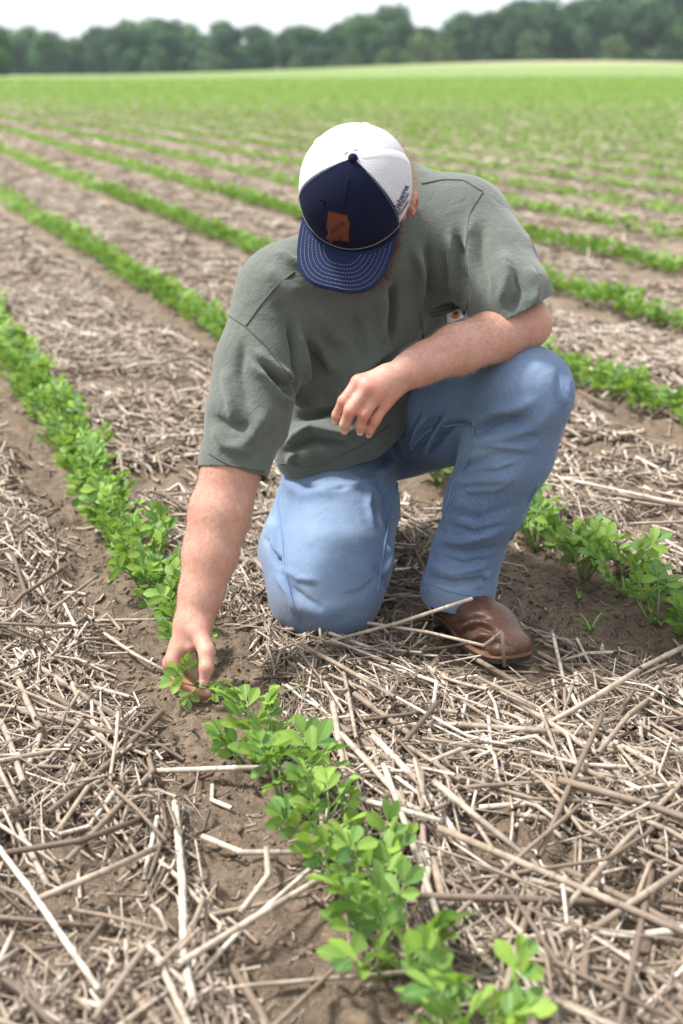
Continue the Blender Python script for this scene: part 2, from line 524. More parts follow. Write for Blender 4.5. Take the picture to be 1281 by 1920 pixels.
def trunk_sdf(p):
    tr = chain(p, [(pel, .150), (pel + (neckb - pel) * .45, .150), (pel + (neckb - pel) * .75, .145)], .08, (nf, 1.5, 1.55))
    tr = smin(tr, sd_cone(p, Rsh, Lsh, .055, .055), .05)
    for ch in ([(Lhip, .078), (Lkn, .052), (fp_(.070, 0, .10), .036), (fp_(.10, 0, .065), .028), (fp_(.22, 0, .05), .022)], [(Rhip, .078), (Rkn, .05), (Ran, .038)]):
        tr = smin(tr, chain(p, ch, .03), .04)
    return smin(tr, chain(p, [(neckb + nf * .01 - spine * .03, .075), (hp(0, -.035, -.085), .066)], .03), .04)
def larm_sdf(p):
    la = chain(p, [(Lsh, .056), (Lsh + (Lel - Lsh) * .6, .046), (Lel, .041)], .012)
    return smin(la, chain(p, [(Lel, .041), (P(928, 630, 2.385), .0430), (P(858, 655, 2.335), .0410), (P(802, 678, 2.30), .0325), (Lwr, .0300)], .012), .012)
def rarm_sdf(p):
    ra = chain(p, [(Rsh, .056), (Rsh + (Rel - Rsh) * .7, .041), (Rel, .0490)], .01)
    return smin(ra, chain(p, [(Rel, .0490), (P(413, 960, 2.305), .0520), (P(394, 1040, 2.275), .0460), (P(376, 1115, 2.243), .0360), (Rwr, .0310)], .012), .012)
def body_fn(p):
    d = trunk_sdf(p)
    la = near(p, (Lsh + Lwr) / 2, .24, larm_sdf)
    ra = near(p, (Rsh + Rwr) / 2, .36, rarm_sdf)
    la = smin(la, near(p, P(710, 745, 2.27), .13, lambda q: hand_sdf(q, Lwr, Lel, LH, .0150)), .018)
    ra = smin(ra, near(p, P(355, 1240, 2.20), .13, lambda q: hand_sdf(q, Rwr, Rel, RH, .0185)), .018)
    d = smin(smin(d, la, .03), ra, .03)
    return smin(d, near(p, hp(0, 0, -.03), .17, head_sdf), .025)

# ---- clothes
RhemC, LhemC = P(436, 886, 2.335), P(1005, 566, 2.43)
RhemA = unit(RhemC - Rsh + np.array([0.02, 0, 0])); LhemA = unit(P(990, 622, 2.46) - P(940, 520, 2.475))
def shirt_R(p):
    return chain(p, [(Rsh + lat * .012, .078), (P(484, 690, 2.42), .071), (P(465, 780, 2.375), .067), (P(440, 866, 2.34), .0545), (P(431, 935, 2.31), .052)], .03)
def shirt_L(p):
    return chain(p, [(Lsh - lat * .008, .088), (P(916, 498, 2.52), .079), (P(956, 560, 2.44), .068), (P(980, 628, 2.40), .062)], .03)
def shirt_T(p):
    B = pel + (neckb - pel) * .42; C = pel + (neckb - pel) * .74
    d = chain(p, [(pel - spine * .16 + nf * .02, .190), (pel + nf * .01, .186), (B + nf * .0, .186), (C + nf * .006, .182)], .06, (nf, 1.25, 1.32))
    d = smin(d, sd_cone(p, Rsh + lat * .045, Lsh - lat * .04, .090, .096), .06)
    d = smin(d, sd_cone(p, neckb - spine * .05 - nf * .03 + lat * .01, neckb + spine * .018 - nf * .014 + lat * .02, .092, .086), .06)
    d = smin(d, chain(p, [(P(588, 835, 2.68), .082), (P(670, 810, 2.685), .088), (P(745, 770, 2.74), .08)], .04), .06)
    # chest cloth hanging forward over the belly
    d = smin(d, chain(p, [(P(585, 712, 2.50), .050), (P(660, 672, 2.50), .058), (P(735, 605, 2.53), .055)], .04), .06)
    return d
def shirt_fn(p):
    return smin(smin(shirt_T(p), shirt_R(p), .03), shirt_L(p), .04)
def jeans_fn(p):
    d = sd_ell(p, pel + np.array([.008, .02, -.02]), np.stack([lat, unit(np.cross(lat, np.array([0, 0, 1.]))), np.cross(lat, unit(np.cross(lat, np.array([0, 0, 1.]))))]), (.175, .135, .14))
    th = chain(p, [(Lhip, .108), (P(880, 768, 2.62), .098), (P(968, 742, 2.43), .083)], .04)
    d = smin(d, th, .05)
    sh = chain(p, [(P(988, 736, 2.402), .083), (P(951, 845, 2.43), .078), (P(911, 940, 2.45), .069), (P(878, 1030, 2.48), .060), (P(859, 1105, 2.478), .063), (P(850, 1170, 2.475), .065)], .03)
    r = chain(p, [(Rhip, .114), (P(637, 950, 2.68), .110), (P(629, 1040, 2.575), .102), (P(613, 1105, 2.500), .088)], .04)
    lo = chain(p, [(P(606, 1112, 2.50), .086), (P(572, 1042, 2.70), .088), (P(585, 995, 2.88), .068), (P(590, 978, 3.02), .060)], .03)
    r = smin(r, lo, .08)
    d = smin(smin(d, r, .035), sh, .02)
    return np.maximum(d, -(p[:, 2] - .012))

person = empty("person", (0.02, 2.6, 0.0))
tag(person, "kneeling man in olive t-shirt, faded jeans and navy-and-white cap reaching for a seedling", "person")
def person_part(name, V, F, mats, fmat=None, parent=person, smooth=True):
    off = np.array(person.location)
    o = add(name, mesh_np(name, np.asarray(V) - off, F, mats, smooth, fmat), parent)
    return o

# ---- materials of the person
def skin_mat():
    t = NT("skin"); o = t.obj()
    f1 = t.noise(20, 5, .65, o); f2 = t.noise(95, 5, .7, o); f3 = t.noise(900, 2, .6, o)
    c = t.mix(t.ramp(f1, [(.35, 0.), (.65, 1.)]), (.47, .245, .180), (.57, .335, .260))
    c = t.mix(t.math('MULTIPLY', t.ramp(f2, [(.40, 0.), (.68, 1.)]), .45), c, (.42, .165, .125))
    c = t.mix(t.math('MULTIPLY', t.ramp(t.noise(260, 4, .75, t.n('Mapping', ins={'Vector': o, 'Scale': (1, 1, .45)}).outputs[0]), [(.50, 0.), (.66, 1.)]), .30), c, (.30, .150, .085))
    fr = t.n("TexVoronoi", ins={'Scale': 95.0, 'Vector': o}).outputs['Distance']
    c = t.mix(t.math('MULTIPLY', t.ramp(fr, [(.04, 1.), (.12, 0.)]), .30), c, (.30, .13, .08))
    at = t.n("Attribute", attribute_name="flush").outputs['Fac']
    c = t.mix(at, c, (.50, .13, .09))
    p = t.principled(Base_Color=c, Roughness=.52, Subsurface_Weight=.12, Subsurface_Radius=(.012, .004, .002), Subsurface_Scale=.5)
    t.set(p, 'Normal', t.bump(t.math('ADD', f2, t.math('MULTIPLY', f3, .5)), .35, .0012))
    return t.m
def shirt_mat():
    t = NT("olive_jersey"); o = t.obj()
    f1 = t.noise(9, 5, .6, o); f2 = t.noise(160, 4, .7, o); f3 = t.noise(520, 3, .75, o)
    c = t.mix(t.ramp(f1, [(.3, 0.), (.7, 1.)]), (.090, .108, .093), (.116, .134, .115))
    c = t.mix(t.math('MULTIPLY', t.ramp(f2, [(.5, 0.), (.8, 1.)]), .4), c, (.130, .145, .124))
    c = t.mix(t.math('MULTIPLY', t.ramp(f3, [(.4, 1.), (.62, 0.)]), .45), c, (.052, .062, .054))
    p = t.principled(Base_Color=c, Roughness=.9, Sheen_Weight=.25, Sheen_Roughness=.5)
    wr = t.noise(30, 6, .6, o, .6)
    t.set(p, 'Normal', t.bump(f3, .4, .0010, t.bump(t.noise(85, 4, .6, o, 1.0), .4, .0035, t.bump(wr, .5, .009))))
    return t.m
def denim_mat():
    t = NT("faded_denim"); o = t.obj()
    tc = t.n("Mapping", ins={'Vector': o, 'Rotation': (0, .35, .3), 'Scale': (1, 1, .28)}).outputs[0]
    w = t.n("TexWave", wave_type='BANDS', ins={'Scale': 240.0, 'Distortion': 2.5, 'Detail': 3.0, 'Vector': t.n("Mapping", ins={'Vector': o, 'Rotation': (.3, .8, .4)}).outputs[0]}).outputs['Fac']
    f0 = t.noise(5, 4, .6, o); f1 = t.noise(38, 5, .65, o); f2 = t.noise(620, 3, .75, tc)
    fade = t.n("Attribute", attribute_name="fade").outputs['Fac']
    c = t.mix(t.ramp(f0, [(.35, 0.), (.68, 1.)]), (.050, .096, .195), (.092, .158, .278))
    c = t.mix(t.math('MULTIPLY', fade, .7), c, (.23, .325, .47))
    c = t.mix(t.math('MULTIPLY', t.ramp(f1, [(.45, 0.), (.75, 1.)]), .35), c, (.06, .11, .22))
    c = t.mix(t.math('MULTIPLY', t.ramp(f2, [(.42, 0.), (.62, 1.)]), .30), c, (.31, .39, .50))
    c = t.mix(t.math('MULTIPLY', w, .28), c, (.06, .11, .22))
    dirt = t.ramp(t.noise(22, 5, .7, o), [(.62, 0.), (.8, 1.)])
    c = t.mix(t.math('MULTIPLY', dirt, .25), c, (.20, .17, .13))
    dz = t.n('MapRange', ins={'Value': t.n('SeparateXYZ', ins={'Vector': o}).outputs['Z'], 'From Min': .02, 'From Max': .16, 'To Min': 1.0, 'To Max': .0}).outputs[0]
    c = t.mix(t.math('MULTIPLY', dz, t.ramp(t.noise(28, 5, .7, o), [(.38, 0.), (.66, .65)])), c, (.19, .145, .105))
    p = t.principled(Base_Color=c, Roughness=.88, Sheen_Weight=.10)
    t.set(p, 'Normal', t.bump(f2, .15, .0006, t.bump(t.noise(75, 4, .6, o, .8), .3, .003, t.bump(t.noise(18, 4, .55, o, 1.0), .4, .008))))
    return t.m
M_skin, M_shirt, M_denim = skin_mat(), shirt_mat(), denim_mat()
M_seam = simple("shirt_seam", (.075, .088, .075), .9, .2, 300)
M_dseam = simple("denim_seam", (.12, .20, .34), .9, .45, 350, .4, 900)
M_dthread = simple("denim_thread", (.19, .26, .36), .9, .3, 400)
M_thread = simple("pale_thread", (.30, .31, .33), .8, .2, 200)
M_nail = simple("fingernail", (.62, .36, .30), .32, .1, 60)

# ---- body
V, F = nets(body_fn, (-.36, 2.10, .0), (.44, 3.02, .96), .0030 * RES)
V = relax(V, F, 1, .5)
body = person_part("body", V, F, [M_skin])
fl = np.zeros(len(V), np.float32)
for nm in ('index', 'middle', 'ring', 'little'):
    for H_ in (LH, RH):
        for (q, r) in H_[nm][:2]:
            fl = np.maximum(fl, .75 * np.exp(-(np.linalg.norm(V - q, axis=1) / .016) ** 2).astype(np.float32))
for s in (-1, 1):
    fl = np.maximum(fl, np.exp(-(np.linalg.norm(V - hp(s * .088, -.012, -.042), axis=1) / .03) ** 4).astype(np.float32))
at_ = body.data.attributes.new("flush", 'FLOAT', 'POINT'); at_.data.foreach_set("value", fl)
def nail(tip, prev, r, up):
    ax = unit(tip - prev); up = unit(up - ax * (up @ ax)); sd = np.cross(ax, up)
    mb = []
    nv = []; fc = []
    for i in range(6):
        for j in range(6):
            a = (i / 5 - .45) * r * 1.5; b = (j / 5 - .5) * 1.5
            nv.append(tip + ax * (a - r * .15) + (up * math.cos(b) + sd * math.sin(b)) * (r * (1.03 - .07 * max(0, i - 3))))
    for i in range(5):
        for j in range(5): fc.append([i * 6 + j, i * 6 + j + 1, i * 6 + j + 7, i * 6 + j + 6])
    return nv, fc
off_ = np.array(person.location)
for H_, nm, up in ((RH, 'thumb', np.array([0.0, -1, .25])), (LH, 'index', np.array([-.5, -1, 0.2])), (LH, 'middle', np.array([-.3, -1, .2])), (LH, 'ring', np.array([-.2, -1, .2])), (LH, 'little', np.array([0.1, -1, .2]))):
    nv, fc = nail(H_[nm][-1][0], H_[nm][-2][0], H_[nm][-1][1], up)
    o = add("fingernail", mesh_np("fingernail", np.array(nv) - off_, fc, [M_nail]), body)

# ---- t-shirt
V, F = nets(shirt_fn, (-.36, 2.2, .10), (.48, 3.15, .94), .0041 * RES)
V = relax(V, F, 3, .5)
tree = bvh(V, F); N = vnormals(V, F)
folds = [
    ([(553, 712), (515, 690), (478, 655)], .012, .007), ([(556, 728), (520, 716), (486, 668)], .008, -.011),
    ([(552, 757), (525, 748), (492, 705), (470, 680)], .010, .009), ([(556, 742), (530, 735), (505, 715)], .006, -.010),
    ([(557, 735), (553, 670), (545, 600)], .007, -.012), ([(570, 730), (566, 670), (556, 610)], .010, .009),
    ([(635, 700), (610, 662), (585, 628)], .012, .007), ([(615, 705), (590, 670), (570, 640)], .010, -.006),
    ([(733, 645), (735, 590), (738, 530)], .009, -.011), ([(718, 650), (716, 600), (722, 548)], .014, .009),
    ([(552, 762), (618, 748), (700, 675), (738, 645)], .012, .008), ([(552, 785), (625, 768), (705, 700), (742, 665)], .013, -.020),
    ([(530, 830), (585, 800), (650, 812), (720, 780)], .011, .009), ([(530, 850), (590, 822), (660, 832)], .009, -.009),
    ([(540, 870), (552, 845), (536, 815)], .008, .006),
    ([(780, 470), (790, 520), (783, 570)], .011, .009), ([(800, 450), (806, 520), (800, 575)], .009, -.008),
    ([(856, 437), (868, 490), (876, 560)], .010, -.011), ([(842, 440), (852, 500), (858, 560)], .011, .009),
    ([(884, 405), (880, 450), (888, 540)], .010, .008), ([(905, 420), (900, 480), (915, 560)], .010, -.007),
    ([(945, 470), (950, 520), (940, 570)], .012, .007), ([(965, 500), (975, 545), (958, 580)], .009, -.007),
    ([(990, 500), (1005, 540), (1000, 580)], .012, .006),
    ([(420, 690), (432, 740), (440, 790)], .012, .006), ([(455, 640), (450, 700), (470, 770)], .012, -.006), ([(500, 770), (470, 820), (440, 850)], .014, .007),
    ([(520, 800), (490, 845), (450, 870)], .012, -.002), ([(398, 800), (420, 835), (470, 850)], .012, .006), ([(395, 780), (430, 800), (480, 800)], .010, -.005),
    ([(520, 470), (545, 490), (580, 500)], .012, .006), ([(500, 500), (530, 530), (560, 560)], .016, .006), ([(600, 575), (620, 620), (660, 650)], .016, .006),
    ([(660, 590), (680, 640), (690, 670)], .012, -.006), ([(520, 560), (540, 600), (560, 640)], .014, -.006),
]
for pix, w, amp in folds: V = fold(V, N, tree, pix, w * .78, amp * 1.9)
rng = np.random.default_rng(7)
V = relax(V, F, 1, .4)
tree = bvh(V, F)
dR, dL, dT = shirt_R(V), shirt_L(V), shirt_T(V)
h1, h2, h3 = P(520, 886, 2.70), P(615, 894, 2.61), P(770, 780, 2.68)
hn = unit(np.cross(h2 - h1, h3 - h1)); hn = hn if hn[2] < 0 else -hn
wob = .004 * np.sin(V[:, 0] * 60) + .003 * np.sin(V[:, 1] * 85)
isR = (dR < .02) & (((V - Rsh) @ RhemA) > .15) & (dR < dT)
isL = (dL < .02) & (((V - Lsh) @ unit(LhemC - Lsh)) > .085) & (dL < dT + .02)
cv = np.where(isR, (V - RhemC) @ RhemA + .5 * wob, np.where(isL, (V - LhemC) @ LhemA, (V - h2) @ hn + wob))
HEM_SH = None
V, F = clip(V, F, cv)
SHV, SHF = V, F
shirt = person_part("t_shirt", V, F, [M_shirt])
so = shirt.modifiers.new("thickness", 'SOLIDIFY'); so.thickness = .0028; so.offset = -1
def on_surface(name, tree, pix, r, mat, parent, lift=.0005, step=6, seg=6):
    h = shoot(tree, pix, step)
    runs = [[]]
    for q in h:
        if runs[-1] and np.linalg.norm(q[0] - runs[-1][-1][0]) > .03: runs.append([])
        runs[-1].append(q)
    h = max(runs, key=len)
    if len(h) < 2: return None
    pts = np.array([a + unit(b) * (lift if b @ (a - np.array([0, 0, CAMH])) < 0 else -lift) for a, b in h])
    for _ in range(2): pts[1:-1] = (pts[:-2] + 2 * pts[1:-1] + pts[2:]) / 4
    Vt, Ft = tube(pts, r, seg)
    return add(name, mesh_np(name, np.array(Vt) - off_, Ft, [mat]), parent)
for pix in ([(552, 510), (520, 535), (490, 570), (461, 612)], [(430, 592), (461, 612), (500, 650), (530, 690), (552, 715)],
            [(790, 345), (830, 337), (870, 338), (905, 360)], [(905, 360), (880, 400), (874, 470), (878, 550)],
            [(392, 850), (430, 872), (494, 885)], [(524, 868), (600, 874), (680, 834), (730, 798)]):
    on_surface("seam", tree, pix, .0016, M_seam, shirt)
# chest pocket with its woven tag
pk = shoot(tree, [(790, 590), (874, 566)], 6)
def grid_on(tree, quad, nu, nv, lift):
    (a, b, c, d) = [np.array(q, float) for q in quad]          # tl, tr, br, bl in pixels
    pts = []
    for j in range(nv + 1):
        for i in range(nu + 1):
            s, t = i / nu, j / nv
            q = (a * (1 - s) + b * s) * (1 - t) + (d * (1 - s) + c * s) * t
            r = Vector(ray(*q)).normalized()
            hit, nrm, _, dist = tree.ray_cast(Vector((0, 0, CAMH)), r)
            if hit is None: hit = Vector((0, 0, CAMH)) + r * 2.5
            hv = np.array(hit) - np.array(r) * lift(s, t)
            pts.append(hv)
    fc = [[j * (nu + 1) + i, (j + 1) * (nu + 1) + i, (j + 1) * (nu + 1) + i + 1, j * (nu + 1) + i + 1] for j in range(nv) for i in range(nu)]
    return np.array(pts), fc
pv, pf = grid_on(tree, [(788, 589), (876, 562), (872, 655), (800, 668)], 18, 14, lambda s, t: .004 + .007 * (1 - t) ** 3 * math.sin(math.pi * s) + .003 * (1 - t))
pocket = add("pocket", mesh_np("pocket", pv - off_, pf, [M_shirt]), shirt)
sp_ = pocket.modifiers.new("thickness", 'SOLIDIFY'); sp_.thickness = .003
tree_p = bvh(pv, [f for f in pf])
on_surface("pocket_seam", tree_p, [(790, 596), (832, 590), (874, 572)], .0007, M_seam, pocket)
on_surface("pocket_edge", tree_p, [(789, 590), (832, 583), (875, 564)], .0010, M_seam, pocket)
M_tag = simple("white_label", (.72, .72, .74), .7, .05, 100)
M_tago = simple("orange_emblem", (.50, .17, .04), .7, .15, 200)
tv, tf = grid_on(tree_p, [(838, 589), (868, 575), (869, 596), (839, 608)], 6, 4, lambda s, t: .0022)
ptag = add("label_tag", mesh_np("label_tag", tv - off_, tf, [M_tag]), pocket)
ptag.modifiers.new("thickness", 'SOLIDIFY').thickness = .001
bt = bvh(tv, tf)
def flat_shape(tree, outline, lift, name, mat, parent):
    c = np.mean(outline, axis=0); pts = []
    for q in [c] + list(outline):
        r = Vector(ray(*q)).normalized(); hit = tree.ray_cast(Vector((0, 0, CAMH)), r)[0]
        if hit is None: return None
        pts.append(np.array(hit) - np.array(r) * lift)
    n = len(outline)
    return add(name, mesh_np(name, np.array(pts) - off_, [[0, 1 + (i + 1) % n, 1 + i] for i in range(n)], [mat]), parent)
# curled emblem: a round C-shaped swirl with a notch at the upper right
em = [(855 + 8.2 * math.cos(a) * (1 if not (-.75 < a < -.05) else .45), 591.5 + 6.6 * math.sin(a) * (1 if not (-.75 < a < -.05) else .35) - 1.6 * math.cos(a)) for a in np.linspace(-math.pi, math.pi, 30)[:-1]]
flat_shape(bt, em, .0014, "emblem", M_tago, ptag)
# ---- collar: rib ring round the neck
cc = neckb + nf * .036 + spine * .012
cax = unit(spine * .8 + nf * .45); cu = unit(lat - cax * (lat @ cax)); cw_ = np.cross(cax, cu)
ring = [cc + cu * .084 * math.cos(a) + cw_ * .092 * math.sin(a) for a in np.linspace(0, 2 * math.pi, 41)]
Vt, Ft = tube(ring, .008, 8)
add("collar", mesh_np("collar", np.array(Vt) - off_, Ft, [M_shirt]), shirt)

# ---- jeans
V, F = nets(jeans_fn, (-.36, 2.25, -.012), (.46, 3.14, .62), .0041 * RES)
V = relax(V, F, 2, .5)
tree = bvh(V, F); N = vnormals(V, F)
jf = [
    ([(888, 795), (925, 770), (960, 765), (1000, 752)], .010, .010), ([(885, 812), (930, 790), (985, 785)], .010, -.010),
    ([(890, 800), (905, 780), (918, 768)], .007, .008), ([(880, 830), (930, 822), (1000, 800), (1040, 760)], .014, .006),
    ([(860, 880), (920, 860), (990, 850)], .013, -.006), ([(850, 905), (900, 900), (970, 895)], .012, .005),
    ([(1066, 700), (1062, 730), (1058, 765)], .009, .005), ([(1050, 690), (1045, 730), (1043, 770)], .007, -.004),
    ([(770, 850), (790, 800), (815, 770)], .008, .008), ([(785, 855), (805, 810), (830, 775)], .006, -.009), ([(800, 850), (825, 805), (850, 775)], .008, .007),
    ([(765, 860), (775, 810), (790, 770)], .006, -.008), ([(845, 800), (870, 792), (890, 798)], .006, -.007),
    ([(805, 1060), (850, 1075), (910, 1060)], .010, .006), ([(800, 1082), (850, 1095), (915, 1085)], .008, -.006), ([(830, 1030), (880, 1040), (930, 1025)], .010, -.005),
    ([(820, 1010), (870, 1015), (940, 995)], .012, .005), ([(840, 960), (900, 975), (960, 950)], .014, -.004), ([(895, 1100), (905, 1085), (918, 1075)], .006, .007),
    ([(870, 850), (930, 870), (1010, 830)], .015, .004), ([(530, 900), (570, 930), (640, 920)], .018, .005), ([(700, 880), (720, 930), (730, 1000)], .015, -.005),
    ([(745, 860), (700, 900), (640, 915)], .014, .005), ([(722, 1020), (728, 1045), (715, 1080)], .009, .007), ([(700, 1060), (715, 1075), (722, 1100)], .008, -.006),
    ([(500, 960), (515, 1000), (520, 1040)], .010, .007), ([(495, 1010), (512, 1040), (530, 1060)], .008, -.008), ([(520, 1080), (540, 1110), (560, 1150)], .008, .005),
    ([(540, 1130), (600, 1150), (660, 1130)], .020, .004), ([(560, 1000), (640, 1020), (700, 1000)], .03, .004),
]
jf += [([(893, 801), (930, 786), (978, 792)], .0055, -.006), ([(893, 815), (942, 813), (1000, 815)], .006, -.005), ([(888, 828), (940, 836), (985, 838)], .006, .005),
       ([(780, 845), (800, 800), (822, 772)], .005, -.006), ([(812, 850), (838, 812), (858, 790)], .005, -.006), ([(560, 905), (610, 925), (680, 905)], .007, -.005), ([(700, 900), (690, 950), (700, 990)], .008, .004),
       ([(660, 890), (700, 920), (728, 960)], .008, .005), ([(530, 1065), (560, 1085), (600, 1090)], .008, .004), ([(705, 1085), (680, 1110), (640, 1120)], .007, -.004), ([(540, 1095), (575, 1125), (620, 1150)], .007, -.004),
       ([(830, 1045), (870, 1058), (915, 1048)], .005, -.005), ([(812, 1072), (850, 1083), (900, 1076)], .005, .005), ([(840, 985), (890, 1000), (945, 985)], .006, -.004), ([(960, 900), (930, 915), (870, 920)], .008, .005), ([(975, 870), (930, 885), (868, 890)], .006, -.005)]
for pix, w, amp in jf: V = fold(V, N, tree, pix, w * .75, amp * 1.9)
V = relax(V, F, 1, .35)
tree = bvh(V, F)
sax = unit(P(850, 1170, 2.50) - P(878, 1030, 2.48)); lc = P(860, 1124, 2.478)
shd = sd_cone(V, P(912, 940, 2.45), P(850, 1170, 2.50), .073, .062)
c1 = np.where((shd < .03) & (V[:, 2] < .3), (V - lc) @ sax + .004 * np.sin(V[:, 0] * 40), -1)
ra_ = unit(P(590, 978, 3.02) - P(572, 1042, 2.70)); rc = P(590, 985, 2.95)
c1 = np.maximum(c1, np.where((V[:, 1] > 2.8) & (V[:, 0] < -.02) & (V[:, 2] < .16), (V - rc) @ ra_, -1))
V, F = clip(V, F, c1)
jeans = person_part("jeans", V, F, [M_denim])
fade = np.zeros(len(V), np.float32)
for q, r in ((P(1000, 690, 2.33), .075), (P(612, 1000, 2.50), .11), (P(600, 1120, 2.42), .08), (P(930, 850, 2.36), .06), (P(500, 980, 2.65), .08), (P(640, 900, 2.6), .08), (P(850, 1105, 2.42), .04)):
    fade = np.maximum(fade, np.exp(-(np.linalg.norm(V - q, axis=1) / r) ** 2).astype(np.float32))
at_ = jeans.data.attributes.new("fade", 'FLOAT', 'POINT'); at_.data.foreach_set("value", fade.astype(np.float32))
so = jeans.modifiers.new("thickness", 'SOLIDIFY'); so.thickness = .003; so.offset = -1
for pix in ([(888, 800), (884, 830), (876, 870), (850, 905), (835, 960), (812, 1030), (797, 1095)],
            [(832, 800), (850, 796), (888, 797)], [(765, 864), (780, 830), (805, 805), (832, 800)],
            [(765, 864), (752, 830), (738, 806)], [(752, 868), (742, 920), (730, 970), (718, 1040), (708, 1110)],
            [(524, 890), (522, 950), (530, 1010), (533, 1060), (545, 1120), (562, 1165)],
            [(1010, 905), (975, 975), (940, 1050), (918, 1085)]):
    on_surface("seam", tree, pix, .0028, M_dseam, jeans, .0002)
    on_surface("seam_thread", tree, [(a + 5, b + 1) for a, b in pix], .0007, M_dthread, jeans, .0004)
for pix in ([(797, 1088), (830, 1106), (870, 1115), (915, 1118)],):
    on_surface("hem_stitching", tree, pix, .0014, M_dseam, jeans, .0004)
# ---- cap
def rimr(a):
    fb = .104 if math.cos(a) > 0 else .094
    return 1 / math.sqrt((math.sin(a) / .0915) ** 2 + (math.cos(a) / fb) ** 2)
def dome(a, t, lift=0.0):
    zt = t; t = max(0.0, t)
    puff = 1 + .014 * math.sin(math.pi * min(1, max(0, (t - .05) / .9))) * abs(math.sin(3 * a)) - .006
    r = rimr(a) * max(0.0, 1 - t ** 2.7) ** .5 * puff
    if math.cos(a) > .3: r += .004 * math.sin(math.pi * t) * math.cos(a)
    p = hp(math.sin(a) * r, math.cos(a) * r, zt * CAPH)
    n = unit(HL * math.sin(a) * (1 - t * t) + HF * math.cos(a) * (1 - t * t) + HU * (t ** 1.5 + .05))
    return p + n * lift
def dome_patch(a0, a1, na, nt, t0=0.0, t1=1.0, lift=0.0):
    V = [dome(a0 + (a1 - a0) * i / na, t0 + (t1 - t0) * math.sin(.5 * math.pi * j / nt), lift) for j in range(nt + 1) for i in range(na + 1)]
    F = [[j * (na + 1) + i, j * (na + 1) + i + 1, (j + 1) * (na + 1) + i + 1, (j + 1) * (na + 1) + i] for j in range(nt) for i in range(na)]
    return V, F
def capmesh_mat():
    t = NT("white_mesh"); o = t.obj()
    v = t.n("TexVoronoi", ins={'Scale': 430.0, 'Randomness': .25, 'Vector': o}).outputs['Distance']
    c = t.mix(t.ramp(v, [(.25, 1.), (.5, 0.)]), (.57, .57, .60), (.36, .36, .42))
    p = t.principled(Base_Color=c, Roughness=.75)
    t.set(p, 'Normal', t.bump(v, .5, .0006))
    return t.m
M_capmesh = capmesh_mat()
M_tape = simple("white_tape", (.80, .80, .81), .8, .04, 60)
M_navy = simple("navy_twill", (.0060, .0088, .0280), .9, .2, 300, .3, 1400, .0005, Specular_IOR_Level=.15)
M_navyb = simple("navy_brim", (.012, .022, .070), .85, .15, 300, .3, 1400, .0005, Specular_IOR_Level=.2)
M_patch = simple("orange_leather", (.115, .019, .007), .55, .4, 120, .3, 500)
M_patchd = simple("burnt_leather", (.030, .009, .006), .6, .2, 200)
FA = R(60)
V, F = dome_patch(FA, 2 * math.pi - FA, 72, 24)
cap = person_part("cap", V, F, [M_capmesh])
cap.modifiers.new("thickness", 'SOLIDIFY').thickness = .0015
V, F = dome_patch(-FA, FA, 36, 24, -.26, 1.0, .0012)
FPV, FPF = np.array(V), F
front = person_part("front_panel", V, F, [M_navy], None, cap)
front.modifiers.new("thickness", 'SOLIDIFY').thickness = .002
tree_f = bvh(V, F)
V2, F2 = dome_patch(FA, 2 * math.pi - FA, 72, 24); tree_m = bvh(V2, F2)
for a in (R(120), R(180), R(240)):                               # tape along the panel joints
    Vt = []; nt = 16
    for j in range(nt + 1):
        t = .99 * math.sin(.5 * math.pi * j / nt)
        w = .0062 / max(.02, rimr(a) * max(.03, 1 - t ** 2.7) ** .5)
        for s in (-1, -.4, .4, 1): Vt.append(dome(a + s * min(w, .5), t, .0016 if abs(s) < .9 else .0002))
    Ft = [[j * 4 + i, j * 4 + i + 1, (j + 1) * 4 + i + 1, (j + 1) * 4 + i] for j in range(nt) for i in range(3)]
    person_part("seam_tape", Vt, Ft, [M_tape], None, cap)
def dashes(path, name, parent, r=.00037, on=.0032, gap=.0016, mat=None):
    path = np.array(path); seg = np.linalg.norm(np.diff(path, axis=0), axis=1); L = np.concatenate([[0], np.cumsum(seg)])
    mb = MB(); s = 0.0
    while s + on < L[-1]:
        pts = [np.array([np.interp(q, L, path[:, k]) for k in range(3)]) for q in (s, s + on / 2, s + on)]
        Vt, Ft = tube(pts, r, 4); mb.addvf([v - off_ for v in Vt], Ft); s += on + gap
    return mb.build(name, [mat or M_thread], parent)
for sgn in (-1, 1): dashes([dome(sgn * (FA - .045), .97 * t, .0028) for t in np.linspace(0, 1, 30)], "stitching", front)
dashes([dome(0, .25 + .7 * t, .0022) for t in np.linspace(0, 1, 20)], "center_seam", front, .0006, .2, .1, M_navy)
person_part("center_ridge", *tube([dome(0, t, .0024) for t in np.linspace(.3, .97, 20)], .0009, 6), [M_navy], None, front)
for a in (-R(27), R(27)):                                                            # eyelets
    c = dome(a, .76, .003); ax = unit(dome(a, .76, .01) - c); u_ = unit(np.cross(ax, HU)); w_ = np.cross(ax, u_)
    person_part("eyelet", *tube([c + .0038 * (u_ * math.cos(x) + w_ * math.sin(x)) for x in np.linspace(0, 2 * math.pi, 17)], .0013, 6), [M_navy], None, front)
# button
bc = hp(0, 0, CAPH + .001); Vb = []; nb = 14
for j in range(8):
    ph = .5 * math.pi * j / 7
    for i in range(nb): Vb.append(bc + (HL * math.cos(2 * math.pi * i / nb) + HF * math.sin(2 * math.pi * i / nb)) * .0078 * math.cos(ph) + HU * .0062 * math.sin(ph))
Fb = [[j * nb + i, j * nb + (i + 1) % nb, (j + 1) * nb + (i + 1) % nb, (j + 1) * nb + i] for j in range(7) for i in range(nb)]
person_part("button", Vb, Fb, [M_navy], None, cap)
